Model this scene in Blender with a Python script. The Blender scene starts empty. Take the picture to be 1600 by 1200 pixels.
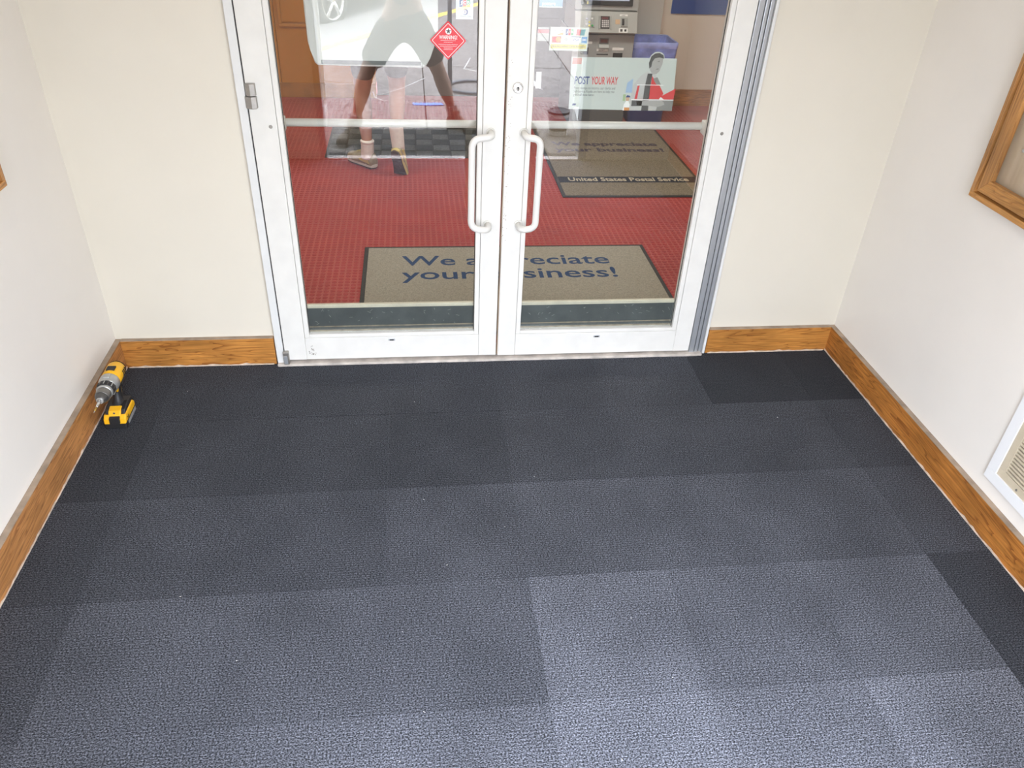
import bpy, bmesh, math, random
from mathutils import Vector, Matrix
random.seed(7)
scene = bpy.context.scene
COL = scene.collection
# ---------------------------------------------------------------- camera
cam_d = bpy.data.cameras.new('camera'); cam = bpy.data.objects.new('camera', cam_d); COL.objects.link(cam)
cam_d.sensor_fit = 'HORIZONTAL'; cam_d.sensor_width = 36.0; cam_d.lens = 36.0*1210.356/1600.0; cam_d.clip_start = .02
cam.matrix_world = Matrix.Translation((0, -2.8566, 1.8492)) @ Matrix.Rotation(-0.1408116, 4, 'Z') @ Matrix.Rotation(0.9670939, 4, 'X') @ Matrix.Rotation(0.0506509, 4, 'Z')
scene.camera = cam
# ---------------------------------------------------------------- light and exposure
scene.view_settings.view_transform = 'Standard'; scene.view_settings.look = 'None'
scene.view_settings.gamma = 1.0; scene.view_settings.use_curve_mapping = False
scene.view_settings.exposure = 0.0
SKY = 25.0
w = bpy.data.worlds.new('sky'); scene.world = w; w.use_nodes = True
wn = w.node_tree; wn.nodes.clear()
wo = wn.nodes.new('ShaderNodeOutputWorld'); wb = wn.nodes.new('ShaderNodeBackground'); wt = wn.nodes.new('ShaderNodeTexCoord')
ws = wn.nodes.new('ShaderNodeSeparateXYZ'); wr = wn.nodes.new('ShaderNodeValToRGB')
wr.color_ramp.elements[0].position = 0.0; wr.color_ramp.elements[0].color = (.32, .335, .35, 1)   # overcast sky: three times brighter overhead than at the horizon
wr.color_ramp.elements[1].position = 1.0; wr.color_ramp.elements[1].color = (.86, .93, 1.10, 1)
wn.links.new(wt.outputs['Generated'], ws.inputs[0]); wn.links.new(ws.outputs['Z'], wr.inputs[0])
wn.links.new(wr.outputs[0], wb.inputs[0]); wb.inputs[1].default_value = SKY; wn.links.new(wb.outputs[0], wo.inputs[0])
def light(name, kind, loc, rot, energy, color=(1, 1, 1), size=1, size_y=None, portal=False):
    d = bpy.data.lights.new(name, kind); d.energy = energy; d.color = color
    if kind == 'AREA':
        d.size = size
        if size_y: d.shape = 'RECTANGLE'; d.size_y = size_y
        d.cycles.is_portal = portal
    if kind == 'SUN': d.angle = size
    o = bpy.data.objects.new(name, d); COL.objects.link(o); o.location = loc; o.rotation_euler = rot
    return o
SUN = light('sun', 'SUN', (0, -8, 9), (math.radians(-32), math.radians(-22), 0), 9.0, (1, .95, .88), math.radians(25))
VEST = light('vestibule_lamp', 'AREA', (.31, -1.05, 2.52), (0, 0, 0), 3.0, (1, .72, .40), 1.2, .6)
LOB = [light('lobby_fill', 'AREA', (x, y, 2.72), (0, 0, 0), e, (1, .95, .87), 1.2, .6) for x, y, e in ((-.9, 2.0, 30), (1.3, 2.0, 48))]  # unseen lamps added to light the lobby
PORT = light('door_opening_portal', 'AREA', (.28, -2.62, 1.15), (math.radians(90), 0, 0), 1, (1, 1, 1), 1.76, 2.3, True)

# ---------------------------------------------------------------- materials
MATS = {}
def nodes_of(m):
    nt = m.node_tree; return nt, nt.nodes['Principled BSDF']
def mat(name, color, rough=.5, metal=0, spec=.5, noise=None, bump=None, objcol=False, trans=0):
    """plain principled surface; noise=(scale, amount, stretch xyz) varies the colour, bump=(scale, strength, distance)"""
    if name in MATS: return MATS[name]
    m = bpy.data.materials.new(name); m.use_nodes = True; nt, p = nodes_of(m)
    p.inputs['Base Color'].default_value = (*color, 1); p.inputs['Roughness'].default_value = rough
    p.inputs['Metallic'].default_value = metal; p.inputs['Specular IOR Level'].default_value = spec
    tc = nt.nodes.new('ShaderNodeTexCoord')
    src = None
    if noise:
        mp = nt.nodes.new('ShaderNodeMapping'); mp.inputs['Scale'].default_value = noise[2] if len(noise) > 2 else (1, 1, 1)
        nt.links.new(tc.outputs['Object'], mp.inputs[0])
        n = nt.nodes.new('ShaderNodeTexNoise'); n.inputs['Scale'].default_value = noise[0]; n.inputs['Detail'].default_value = 6
        nt.links.new(mp.outputs[0], n.inputs['Vector'])
        r = nt.nodes.new('ShaderNodeMapRange'); r.inputs['From Min'].default_value = .3; r.inputs['From Max'].default_value = .7
        r.inputs['To Min'].default_value = 1-noise[1]; r.inputs['To Max'].default_value = 1+noise[1]
        nt.links.new(n.outputs['Fac'], r.inputs['Value'])
        mx = nt.nodes.new('ShaderNodeVectorMath'); mx.operation = 'SCALE'; mx.inputs[0].default_value = color
        nt.links.new(r.outputs[0], mx.inputs['Scale']); src = mx.outputs[0]
    if objcol:
        oi = nt.nodes.new('ShaderNodeObjectInfo'); mm = nt.nodes.new('ShaderNodeVectorMath'); mm.operation = 'MULTIPLY'
        if src: nt.links.new(src, mm.inputs[0])
        else: mm.inputs[0].default_value = color
        nt.links.new(oi.outputs['Color'], mm.inputs[1]); src = mm.outputs[0]
    if src: nt.links.new(src, p.inputs['Base Color'])
    if bump:
        n2 = nt.nodes.new('ShaderNodeTexNoise'); n2.inputs['Scale'].default_value = bump[0]; n2.inputs['Detail'].default_value = 4
        nt.links.new(tc.outputs['Object'], n2.inputs['Vector'])
        b = nt.nodes.new('ShaderNodeBump'); b.inputs['Strength'].default_value = bump[1]; b.inputs['Distance'].default_value = bump[2]
        nt.links.new(n2.outputs['Fac'], b.inputs['Height']); nt.links.new(b.outputs[0], p.inputs['Normal'])
    MATS[name] = m; return m

def mat_oak(name, axis, light_c=(.56, .245, .055), dark_c=(.30, .105, .02)):
    if name in MATS: return MATS[name]
    m = bpy.data.materials.new(name); m.use_nodes = True; nt, p = nodes_of(m)
    tc = nt.nodes.new('ShaderNodeTexCoord'); mp = nt.nodes.new('ShaderNodeMapping')
    sc = [1, 1, 1]; sc = [9, 9, 9]; sc[axis] = .9; mp.inputs['Scale'].default_value = sc
    nt.links.new(tc.outputs['Object'], mp.inputs[0])
    n = nt.nodes.new('ShaderNodeTexNoise'); n.inputs['Scale'].default_value = 1.6; n.inputs['Detail'].default_value = 3; n.inputs['Distortion'].default_value = .8
    nt.links.new(mp.outputs[0], n.inputs['Vector'])
    # growth rings: repeated bands out of a smooth field
    s = nt.nodes.new('ShaderNodeMath'); s.operation = 'MULTIPLY'; s.inputs[1].default_value = 14; nt.links.new(n.outputs['Fac'], s.inputs[0])
    f = nt.nodes.new('ShaderNodeMath'); f.operation = 'FRACT'; nt.links.new(s.outputs[0], f.inputs[0])
    r = nt.nodes.new('ShaderNodeValToRGB'); e = r.color_ramp.elements
    e[0].position = 0; e[0].color = (*dark_c, 1); e[1].position = .35; e[1].color = (*light_c, 1)
    e2 = r.color_ramp.elements.new(.9); e2.color = (light_c[0]*.9, light_c[1]*.86, light_c[2]*.8, 1)
    nt.links.new(f.outputs[0], r.inputs[0])
    mp2 = nt.nodes.new('ShaderNodeMapping'); sc2 = [160, 160, 160]; sc2[axis] = 7; mp2.inputs['Scale'].default_value = sc2
    nt.links.new(tc.outputs['Object'], mp2.inputs[0])
    n2 = nt.nodes.new('ShaderNodeTexNoise'); n2.inputs['Scale'].default_value = 1; n2.inputs['Detail'].default_value = 2
    nt.links.new(mp2.outputs[0], n2.inputs['Vector'])
    mr = nt.nodes.new('ShaderNodeMapRange'); mr.inputs['From Min'].default_value = .35; mr.inputs['From Max'].default_value = .62
    mr.inputs['To Min'].default_value = .72; mr.inputs['To Max'].default_value = 1.05; nt.links.new(n2.outputs['Fac'], mr.inputs['Value'])
    # worn, stained patches
    n3 = nt.nodes.new('ShaderNodeTexNoise'); n3.inputs['Scale'].default_value = 5; n3.inputs['Detail'].default_value = 5
    nt.links.new(tc.outputs['Object'], n3.inputs['Vector'])
    mr3 = nt.nodes.new('ShaderNodeMapRange'); mr3.inputs['From Min'].default_value = .35; mr3.inputs['From Max'].default_value = .65
    mr3.inputs['To Min'].default_value = .8; mr3.inputs['To Max'].default_value = 1.12; nt.links.new(n3.outputs['Fac'], mr3.inputs['Value'])
    mul = nt.nodes.new('ShaderNodeMath'); mul.operation = 'MULTIPLY'; nt.links.new(mr.outputs[0], mul.inputs[0]); nt.links.new(mr3.outputs[0], mul.inputs[1])
    v = nt.nodes.new('ShaderNodeVectorMath'); v.operation = 'SCALE'; nt.links.new(r.outputs[0], v.inputs[0]); nt.links.new(mul.outputs[0], v.inputs['Scale'])
    nt.links.new(v.outputs[0], p.inputs['Base Color']); p.inputs['Roughness'].default_value = .42
    MATS[name] = m; return m

def mat_carpet():
    m = bpy.data.materials.new('ribbed_carpet'); m.use_nodes = True; nt, p = nodes_of(m)
    tc = nt.nodes.new('ShaderNodeTexCoord'); geo = nt.nodes.new('ShaderNodeNewGeometry')
    sep = nt.nodes.new('ShaderNodeSeparateXYZ'); nt.links.new(geo.outputs['Position'], sep.inputs[0])
    wob = nt.nodes.new('ShaderNodeTexNoise'); wob.inputs['Scale'].default_value = 60; nt.links.new(geo.outputs['Position'], wob.inputs['Vector'])
    wm = nt.nodes.new('ShaderNodeMath'); wm.operation = 'MULTIPLY_ADD'; wm.inputs[1].default_value = .0018
    nt.links.new(wob.outputs['Fac'], wm.inputs[0]); nt.links.new(sep.outputs['Y'], wm.inputs[2])
    fr = nt.nodes.new('ShaderNodeMath'); fr.operation = 'MULTIPLY'; fr.inputs[1].default_value = 2*math.pi/.0095; nt.links.new(wm.outputs[0], fr.inputs[0])
    sn = nt.nodes.new('ShaderNodeMath'); sn.operation = 'SINE'; nt.links.new(fr.outputs[0], sn.inputs[0])
    rib = nt.nodes.new('ShaderNodeMapRange'); rib.inputs['From Min'].default_value = -1; rib.inputs['To Min'].default_value = .72; rib.inputs['To Max'].default_value = 1.15
    nt.links.new(sn.outputs[0], rib.inputs['Value'])
    mp = nt.nodes.new('ShaderNodeMapping'); mp.inputs['Scale'].default_value = (210, 330, 100); nt.links.new(geo.outputs['Position'], mp.inputs[0])
    n = nt.nodes.new('ShaderNodeTexNoise'); n.inputs['Scale'].default_value = 1; n.inputs['Detail'].default_value = 2; nt.links.new(mp.outputs[0], n.inputs['Vector'])
    sp = nt.nodes.new('ShaderNodeMapRange'); sp.inputs['From Min'].default_value = .40; sp.inputs['From Max'].default_value = .70; sp.inputs['To Min'].default_value = .22; sp.inputs['To Max'].default_value = 3.7
    nt.links.new(n.outputs['Fac'], sp.inputs['Value'])
    big = nt.nodes.new('ShaderNodeTexNoise'); big.inputs['Scale'].default_value = 3.2; big.inputs['Detail'].default_value = 5; nt.links.new(geo.outputs['Position'], big.inputs['Vector'])
    bm_ = nt.nodes.new('ShaderNodeMapRange'); bm_.inputs['From Min'].default_value = .3; bm_.inputs['From Max'].default_value = .7; bm_.inputs['To Min'].default_value = .82; bm_.inputs['To Max'].default_value = 1.2
    nt.links.new(big.outputs['Fac'], bm_.inputs['Value'])
    a = nt.nodes.new('ShaderNodeMath'); a.operation = 'MULTIPLY'; nt.links.new(rib.outputs[0], a.inputs[0]); nt.links.new(sp.outputs[0], a.inputs[1])
    b = nt.nodes.new('ShaderNodeMath'); b.operation = 'MULTIPLY'; nt.links.new(a.outputs[0], b.inputs[0]); nt.links.new(bm_.outputs[0], b.inputs[1])
    oi = nt.nodes.new('ShaderNodeObjectInfo'); v = nt.nodes.new('ShaderNodeVectorMath'); v.operation = 'SCALE'
    nt.links.new(oi.outputs['Color'], v.inputs[0]); nt.links.new(b.outputs[0], v.inputs['Scale']); nt.links.new(v.outputs[0], p.inputs['Base Color'])
    p.inputs['Roughness'].default_value = .95; p.inputs['Specular IOR Level'].default_value = .15
    p.inputs['Sheen Weight'].default_value = .12; p.inputs['Sheen Tint'].default_value = (.8, .88, 1, 1); p.inputs['Sheen Roughness'].default_value = .5
    bp = nt.nodes.new('ShaderNodeBump'); bp.inputs['Strength'].default_value = .35; bp.inputs['Distance'].default_value = .0012
    nt.links.new(a.outputs[0], bp.inputs['Height']); nt.links.new(bp.outputs[0], p.inputs['Normal'])
    return m

def mat_glass(name='clear_glass', f0=.062, tint=(.965, .975, .965)):
    if name in MATS: return MATS[name]
    m = bpy.data.materials.new(name); m.use_nodes = True; nt = m.node_tree; nt.nodes.clear()
    o = nt.nodes.new('ShaderNodeOutputMaterial'); mix = nt.nodes.new('ShaderNodeMixShader')
    t = nt.nodes.new('ShaderNodeBsdfTransparent'); t.inputs[0].default_value = (*tint, 1)
    g = nt.nodes.new('ShaderNodeBsdfGlossy'); g.inputs['Roughness'].default_value = 0.0; g.inputs[0].default_value = (1, 1, 1, 1)
    lw = nt.nodes.new('ShaderNodeLayerWeight'); lw.inputs['Blend'].default_value = .5      # facing = 1-|cos|
    pw = nt.nodes.new('ShaderNodeMath'); pw.operation = 'POWER'; pw.inputs[1].default_value = 5; nt.links.new(lw.outputs['Facing'], pw.inputs[0])
    mr = nt.nodes.new('ShaderNodeMapRange'); mr.inputs['To Min'].default_value = f0; mr.inputs['To Max'].default_value = 1; nt.links.new(pw.outputs[0], mr.inputs['Value'])
    nt.links.new(mr.outputs[0], mix.inputs[0]); nt.links.new(t.outputs[0], mix.inputs[1]); nt.links.new(g.outputs[0], mix.inputs[2]); nt.links.new(mix.outputs[0], o.inputs[0])
    MATS[name] = m; return m
def mat_emit(name, color, strength):
    if name in MATS: return MATS[name]
    m = bpy.data.materials.new(name); m.use_nodes = True; nt, p = nodes_of(m)
    p.inputs['Base Color'].default_value = (0, 0, 0, 1); p.inputs['Emission Color'].default_value = (*color, 1); p.inputs['Emission Strength'].default_value = strength
    MATS[name] = m; return m

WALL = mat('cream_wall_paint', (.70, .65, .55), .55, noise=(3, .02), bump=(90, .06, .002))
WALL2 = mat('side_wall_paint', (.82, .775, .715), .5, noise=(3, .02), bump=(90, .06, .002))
CEIL = mat('ceiling_paint', (.50, .46, .38), .8, noise=(5, .02))
DOORP = mat('white_door_paint', (.74, .725, .68), .35, noise=(14, .035), bump=(30, .04, .001))
FRAMEP = mat('white_frame_paint', (.70, .70, .68), .38, noise=(12, .04))
ALU = mat('grey_aluminium', (.46, .48, .50), .38, .55, noise=(40, .06, (1, 1, .1)))
STEEL = mat('brushed_steel', (.36, .34, .31), .4, .7, noise=(60, .08))
CHROME = mat('bright_metal', (.75, .74, .72), .2, .9)
DARK = mat('black_gap', (.02, .02, .02), .8)
RUB = mat('dark_rubber', (.035, .033, .028), .7, noise=(60, .2))
SILL = mat('worn_sill', (.52, .47, .42), .6, noise=(22, .25), bump=(40, .3, .002))
BEIGE = mat('beige_rail', (.62, .58, .46), .5, noise=(20, .08))
KICK = mat('dark_scuffed_panel', (.095, .105, .105), .35, noise=(9, .25), bump=(50, .1, .001))
OAKX = mat_oak('oak_along_x', 0); OAKY = mat_oak('oak_along_y', 1, (.50, .20, .042), (.25, .08, .015)); OAKZ = mat_oak('oak_along_z', 2, (.5, .24, .075), (.3, .12, .03))
OAKYL = mat_oak('oak_along_y_left', 1, (.54, .25, .085), (.30, .12, .04))
TOPP = mat('dusty_board_top', (.34, .26, .19), .7, noise=(18, .25))
CAULK = mat('pale_worn_caulk', (.62, .50, .40), .8, noise=(30, .3))
CARPET = mat_carpet()
GLASS = mat_glass()
RED = mat('red_stud_top', (.36, .040, .033), .35, noise=(4, .12), bump=(200, .1, .0005))
REDB = mat('dusty_red_floor', (.42, .095, .078), .5, noise=(3, .15))
CABIN = mat('orange_laminate', (.50, .205, .022), .4, noise=(2, .1, (1, 1, 1)))
MATP = mat('taupe_mat_pile', (.34, .31, .25), .95, spec=.1, noise=(160, .22), bump=(300, .6, .003))
MATP2 = mat('brown_mat_pile', (.215, .18, .13), .95, spec=.1, noise=(140, .35), bump=(300, .6, .003))
NAVY = mat('navy_pile', (.045, .075, .15), .95, spec=.1, noise=(120, .2))
NAVY2 = mat('purple_grey_pile', (.07, .055, .075), .95, spec=.1, noise=(120, .25))
TANP = mat('tan_pile', (.48, .42, .30), .95, spec=.1, noise=(120, .2))
LOBW = mat('lobby_wall_paint', (.80, .73, .61), .7, noise=(3, .02))

# ---------------------------------------------------------------- geometry helpers
class B:
    """collects shapes in one bmesh"""
    def __init__(s): s.bm = bmesh.new()
    def box(s, a, b, bev=0, mi=0, seg=2):
        x0, y0, z0 = a; x1, y1, z1 = b
        vs = [s.bm.verts.new(p) for p in ((x0,y0,z0),(x1,y0,z0),(x1,y1,z0),(x0,y1,z0),(x0,y0,z1),(x1,y0,z1),(x1,y1,z1),(x0,y1,z1))]
        fs = [s.bm.faces.new([vs[i] for i in f]) for f in ((0,3,2,1),(4,5,6,7),(0,1,5,4),(1,2,6,5),(2,3,7,6),(3,0,4,7))]
        for f in fs: f.material_index = mi
        if bev:
            es = list({e for f in fs for e in f.edges})
            r = bmesh.ops.bevel(s.bm, geom=es, offset=bev, segments=seg, profile=.5, affect='EDGES')
            for f in r['faces']: f.material_index = mi
        return s
    def prism(s, pts, axis, lo, hi, mi=0, bev=0):
        """polygon pts in the plane normal to axis, extruded lo..hi"""
        def P(p, h):
            return (h, p[0], p[1]) if axis == 0 else (p[0], h, p[1]) if axis == 1 else (p[0], p[1], h)
        a = [s.bm.verts.new(P(p, lo)) for p in pts]; b = [s.bm.verts.new(P(p, hi)) for p in pts]; n = len(pts)
        fs = [s.bm.faces.new(a[::-1]), s.bm.faces.new(b)] + [s.bm.faces.new((a[i], a[(i+1) % n], b[(i+1) % n], b[i])) for i in range(n)]
        for f in fs: f.material_index = mi
        if bev:
            es = list({e for f in fs[:2] for e in f.edges}); bmesh.ops.bevel(s.bm, geom=es, offset=bev, segments=2, profile=.5, affect='EDGES')
        return s
    def rings(s, rings, close=True, mi=0):
        vr = [[s.bm.verts.new(p) for p in r] for r in rings]; n = len(vr[0])
        for i in range(len(vr)-1):
            for j in range(n):
                f = s.bm.faces.new((vr[i][j], vr[i][(j+1) % n], vr[i+1][(j+1) % n], vr[i+1][j])); f.smooth = True; f.material_index = mi
        if close:
            for r in (vr[0][::-1], vr[-1]):
                f = s.bm.faces.new(r); f.material_index = mi
        return s
    def tube(s, path, rad, seg=14, mi=0, close=True):
        path = [Vector(p) for p in path]; rr = rad if isinstance(rad, (list, tuple)) else [rad]*len(path)
        up = None; rings = []
        for i, p in enumerate(path):
            d = (path[min(i+1, len(path)-1)]-path[max(i-1, 0)]).normalized()
            if up is None:
                up = Vector((0, 0, 1)) if abs(d.z) < .9 else Vector((1, 0, 0))
            side = d.cross(up).normalized(); up = side.cross(d).normalized()
            rings.append([p+side*math.cos(2*math.pi*k/seg)*rr[i]+up*math.sin(2*math.pi*k/seg)*rr[i] for k in range(seg)])
        return s.rings(rings, close, mi)
    def lathe(s, prof, c=(0, 0, 0), axis=2, seg=28, mi=0, close=True):
        rings = []
        for r, h in prof:
            ring = []
            for k in range(seg):
                a = 2*math.pi*k/seg; u, v = r*math.cos(a), r*math.sin(a)
                p = (u, v, h) if axis == 2 else (u, h, v) if axis == 1 else (h, u, v)
                ring.append(Vector(c)+Vector(p))
            rings.append(ring)
        return s.rings(rings, close, mi)
    def disc(s, c, r, y, seg=20, mi=0):
        return s.prism([(c[0]+r*math.cos(2*math.pi*k/seg), c[1]+r*math.sin(2*math.pi*k/seg)) for k in range(seg)], 1, y, y+.0006, mi)

def obj(name, b, mats, parent=None, loc=None, rot=None, color=None, kind=None, label=None):
    bm = b.bm if isinstance(b, B) else b
    bmesh.ops.recalc_face_normals(bm, faces=bm.faces)
    me = bpy.data.meshes.new(name); bm.to_mesh(me); bm.free()
    for m in (mats if isinstance(mats, (list, tuple)) else [mats]): me.materials.append(m)
    o = bpy.data.objects.new(name, me); COL.objects.link(o)
    if parent: o.parent = parent
    if loc: o.location = loc
    if rot: o.rotation_euler = rot
    if color: o.color = (*color, 1)
    if kind: o['kind'] = kind
    if label: o['label'] = label
    return o
def piece(name, me, parent, loc=(0, 0, 0), color=None, rot=None):
    o = bpy.data.objects.new(name, me); COL.objects.link(o); o.parent = parent; o.location = loc
    if color: o.color = (*color, 1)
    if rot: o.rotation_euler = rot
    return o
def tag(o, label, cat, group=None):
    o['label'] = label; o['category'] = cat
    if group: o['group'] = group
    return o
def thing(name, label, cat, loc=(0, 0, 0), rot=(0, 0, 0), group=None):
    o = bpy.data.objects.new(name, None); COL.objects.link(o); o.location = loc; o.rotation_euler = rot; o.empty_display_size = .1
    return tag(o, label, cat, group)
def struct(name, loc=(0, 0, 0)):
    o = bpy.data.objects.new(name, None); COL.objects.link(o); o.location = loc; o.empty_display_size = .1; o['kind'] = 'structure'
    return o
def fillet(pts, r, n=6):
    pts = [Vector(p) for p in pts]; out = [pts[0]]
    for i in range(1, len(pts)-1):
        a = (pts[i-1]-pts[i]); b = (pts[i+1]-pts[i]); q = min(r, a.length*.49, b.length*.49)
        p0 = pts[i]+a.normalized()*q; p1 = pts[i]+b.normalized()*q
        for k in range(n+1):
            t = k/n; out.append(p0*(1-t)**2+pts[i]*2*t*(1-t)+p1*t*t)
    out.append(pts[-1]); return out
def text_mesh(body, size, depth=.0004, sx=1, bold=0, align='LEFT', spacing=1, shear=0, line=1):
    c = bpy.data.curves.new('text', 'FONT'); c.body = body; c.size = size; c.extrude = depth; c.offset = bold; c.align_x = align
    c.resolution_u = 3; c.space_character = spacing; c.shear = shear; c.space_line = line
    o = bpy.data.objects.new('text', c); me = bpy.data.meshes.new_from_object(o)
    for v in me.vertices: v.co.x *= sx
    bpy.data.objects.remove(o); bpy.data.curves.remove(c); return me
def text(name, body, parent, loc, size, material, rot=(0, 0, 0), **k):
    me = text_mesh(body, size, **k); me.materials.clear(); me.materials.append(material)
    return piece(name, me, parent, loc, rot=rot)
UP = (math.pi/2, 0, 0)      # lettering that stands upright and faces -y
XW0, XW1 = -1.243, 1.882; XB0, XB1 = -1.2207, 1.859
YO = -2.60                  # inner face of the outer wall

# ================================================================ SETTING
# vestibule floor: slab and one object per carpet tile
floor = struct('floor'); obj('subfloor', B().box((XW0-.1, YO-.15, -.12), (XW1+.1, .12, -.006)), mat('concrete_base', (.05, .05, .05), .9), floor)
xs = [XB0] + [.31+.44*k for k in range(-3, 4)] + [XB1]
ys = [0.004, -.385, -.815, -1.25, -1.68, -2.11, YO]
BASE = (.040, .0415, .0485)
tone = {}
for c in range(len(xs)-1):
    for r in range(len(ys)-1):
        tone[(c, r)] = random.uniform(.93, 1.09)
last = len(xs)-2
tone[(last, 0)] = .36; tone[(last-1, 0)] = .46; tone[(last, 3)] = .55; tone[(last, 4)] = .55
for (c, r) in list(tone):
    if (c, r) not in ((last, 0), (last, 3), (last, 4)): tone[(c, r)] *= (.60, .62, .82, 1.06, 1.26, 1.30)[r]*((1.05, 1.12, 1.20, 1.30, 1.42, 1.42)[r] if c >= 4 else (.95, .93, 1.02, 1.04, .98, .98)[r])*(.85 if c == last else 1)  # row factors put the daylight falloff from the doorway into tile colour
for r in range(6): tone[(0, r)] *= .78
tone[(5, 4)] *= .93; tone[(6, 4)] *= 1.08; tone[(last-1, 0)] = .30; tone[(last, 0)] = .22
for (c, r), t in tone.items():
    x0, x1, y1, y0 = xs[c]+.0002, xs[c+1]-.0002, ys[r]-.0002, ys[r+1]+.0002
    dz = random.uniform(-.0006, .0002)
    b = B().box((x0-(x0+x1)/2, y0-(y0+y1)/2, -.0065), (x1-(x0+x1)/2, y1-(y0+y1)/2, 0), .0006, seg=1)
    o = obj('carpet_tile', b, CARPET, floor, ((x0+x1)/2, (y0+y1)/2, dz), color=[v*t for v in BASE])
lint = B()
for k in range(16):
    x, y = random.uniform(-1.0, 1.7), random.uniform(-1.9, -.1); a = random.uniform(0, 3); l = random.uniform(.002, .005)
    lint.tube([(x, y, .0006), (x+math.cos(a)*l, y+math.sin(a)*l, .0010)], .0007, 6)
obj('lint', lint, mat('lint', (.75, .73, .68), .9), floor, kind='stuff')

# walls of the vestibule
wb_ = struct('wall_back')
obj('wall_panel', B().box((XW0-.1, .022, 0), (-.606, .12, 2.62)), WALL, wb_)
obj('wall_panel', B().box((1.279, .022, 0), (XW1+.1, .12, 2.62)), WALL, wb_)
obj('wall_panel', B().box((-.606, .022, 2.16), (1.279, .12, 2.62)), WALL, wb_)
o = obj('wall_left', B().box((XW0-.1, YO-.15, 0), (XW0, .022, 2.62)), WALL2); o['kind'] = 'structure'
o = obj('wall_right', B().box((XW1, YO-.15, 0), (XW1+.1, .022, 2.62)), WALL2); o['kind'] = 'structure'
wf = struct('wall_front')
obj('wall_panel', B().box((-6, YO-.15, -.1), (-.66, YO, 3.4)), WALL2, wf)
obj('wall_panel', B().box((1.24, YO-.15, -.1), (6, YO, 3.4)), WALL2, wf)
obj('wall_panel', B().box((-.66, YO-.15, 2.30), (1.24, YO, 3.4)), WALL2, wf)
o = obj('ceiling', B().box((XW0-.1, YO, 2.62), (XW1+.1, .12, 2.7)), CEIL); o['kind'] = 'structure'

# baseboards: face, painted top edge, ragged caulk at the carpet
def ragged(axis, fixed, sgn, a, b, n=90):
    bm = bmesh.new(); prev = None
    for i in range(n+1):
        t = a+(b-a)*i/n; h = .003+.006*abs(math.sin(i*.37)+.4*math.sin(i*1.9))*random.uniform(.4, 1); d = .0022
        pts = [(fixed+sgn*.0005, t), (fixed+sgn*(d+.001*random.random()), t)]
        if axis == 0: ps = [(p[1], p[0]) for p in pts]
        else: ps = pts
        q = [bm.verts.new((ps[0][0], ps[0][1], -.003)), bm.verts.new((ps[1][0], ps[1][1], -.003)), bm.verts.new((ps[1][0], ps[1][1], h)), bm.verts.new((ps[0][0], ps[0][1], h))]
        if prev:
            for k in range(4): bm.faces.new((prev[k], prev[(k+1) % 4], q[(k+1) % 4], q[k]))
        prev = q
    b_ = B(); b_.bm.free(); b_.bm = bm; return b_
def baseboard(name, axis, a, b, wall, face, h, om):
    s = struct(name); lo, hi = min(wall, face), max(wall, face); sg = 1 if face > wall else -1
    if axis == 0:
        obj('board', B().box((a, lo, 0), (b, hi, h-.001), .0015), om, s)
        obj('top_edge', B().box((a+.001, lo+.001, h-.0011), (b-.001, hi-.0004, h+.001)), TOPP, s)
    else:
        obj('board', B().box((lo, a, 0), (hi, b, h-.001), .0015), om, s)
        obj('top_edge', B().box((lo+(.0004 if sg < 0 else .001), a+.001, h-.0011), (hi-(.0004 if sg > 0 else .001), b-.001, h+.001)), TOPP, s)
    obj('caulk_line', ragged(axis, face, sg, a+.01, b-.01, int((b-a)*60)), CAULK, s)
    return s
baseboard('baseboard_left', 1, YO, .02, XW0, XB0, .128, OAKYL)
baseboard('baseboard_right', 1, YO, .02, XW1, XB1, .122, OAKY)
baseboard('baseboard_back', 0, XB0, -.612, .022, 0, .128, OAKX)
baseboard('baseboard_back', 0, 1.283, XB1, .022, 0, .122, OAKX)
for s_, x0, x1 in ((-1, -.6175, -.6125), (1, 1.2835, 1.2885)):   # mitred end returns
    pass

# door frame
t1 = struct('trim_1')
obj('jamb_face', B().box((-.606, -.004, 0), (-.577, .12, 2.14), .002), FRAMEP, t1)
obj('door_stop', B().box((-.577, .055, 0), (-.562, .12, 2.14)), FRAMEP, t1)
obj('seam', B().box((-.577, .006, .0), (-.574, .05, 2.14)), DARK, t1)
t2 = struct('trim_2')
obj('jamb_face', B().box((1.267, -.004, 0), (1.279, .12, 2.14), .002), FRAMEP, t2)
obj('hinge_leaf', B().box((1.2045, -.003, .006), (1.227, .03, 2.12), .002), ALU, t2)
obj('hinge_leaf', B().box((1.231, -.001, .006), (1.2455, .03, 2.12), .003), ALU, t2)
obj('hinge_leaf', B().box((1.2495, .002, .006), (1.264, .03, 2.12), .002), ALU, t2)
obj('hinge_gap', B().box((1.203, .014, .004), (1.267, .05, 2.12)), DARK, t2)
for k in range(12):
    zz = .18+k*.16
    obj('hinge_bearing', B().box((1.2275, .002, zz), (1.2305, .02, zz+.012)), RUB, t2)
t3 = struct('trim_3'); obj('header', B().box((-.606, -.004, 2.12), (1.279, .12, 2.16), .002), FRAMEP, t3)
t4 = struct('trim_4')
b = B(); b.box((-.606, -.020, -.004), (1.262, .12, .009), .003); obj('threshold_plate', b, SILL, t4)
obj('threshold_nose', ragged(0, -.019, -1, -.60, 1.24, 120), SILL, t4)

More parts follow.
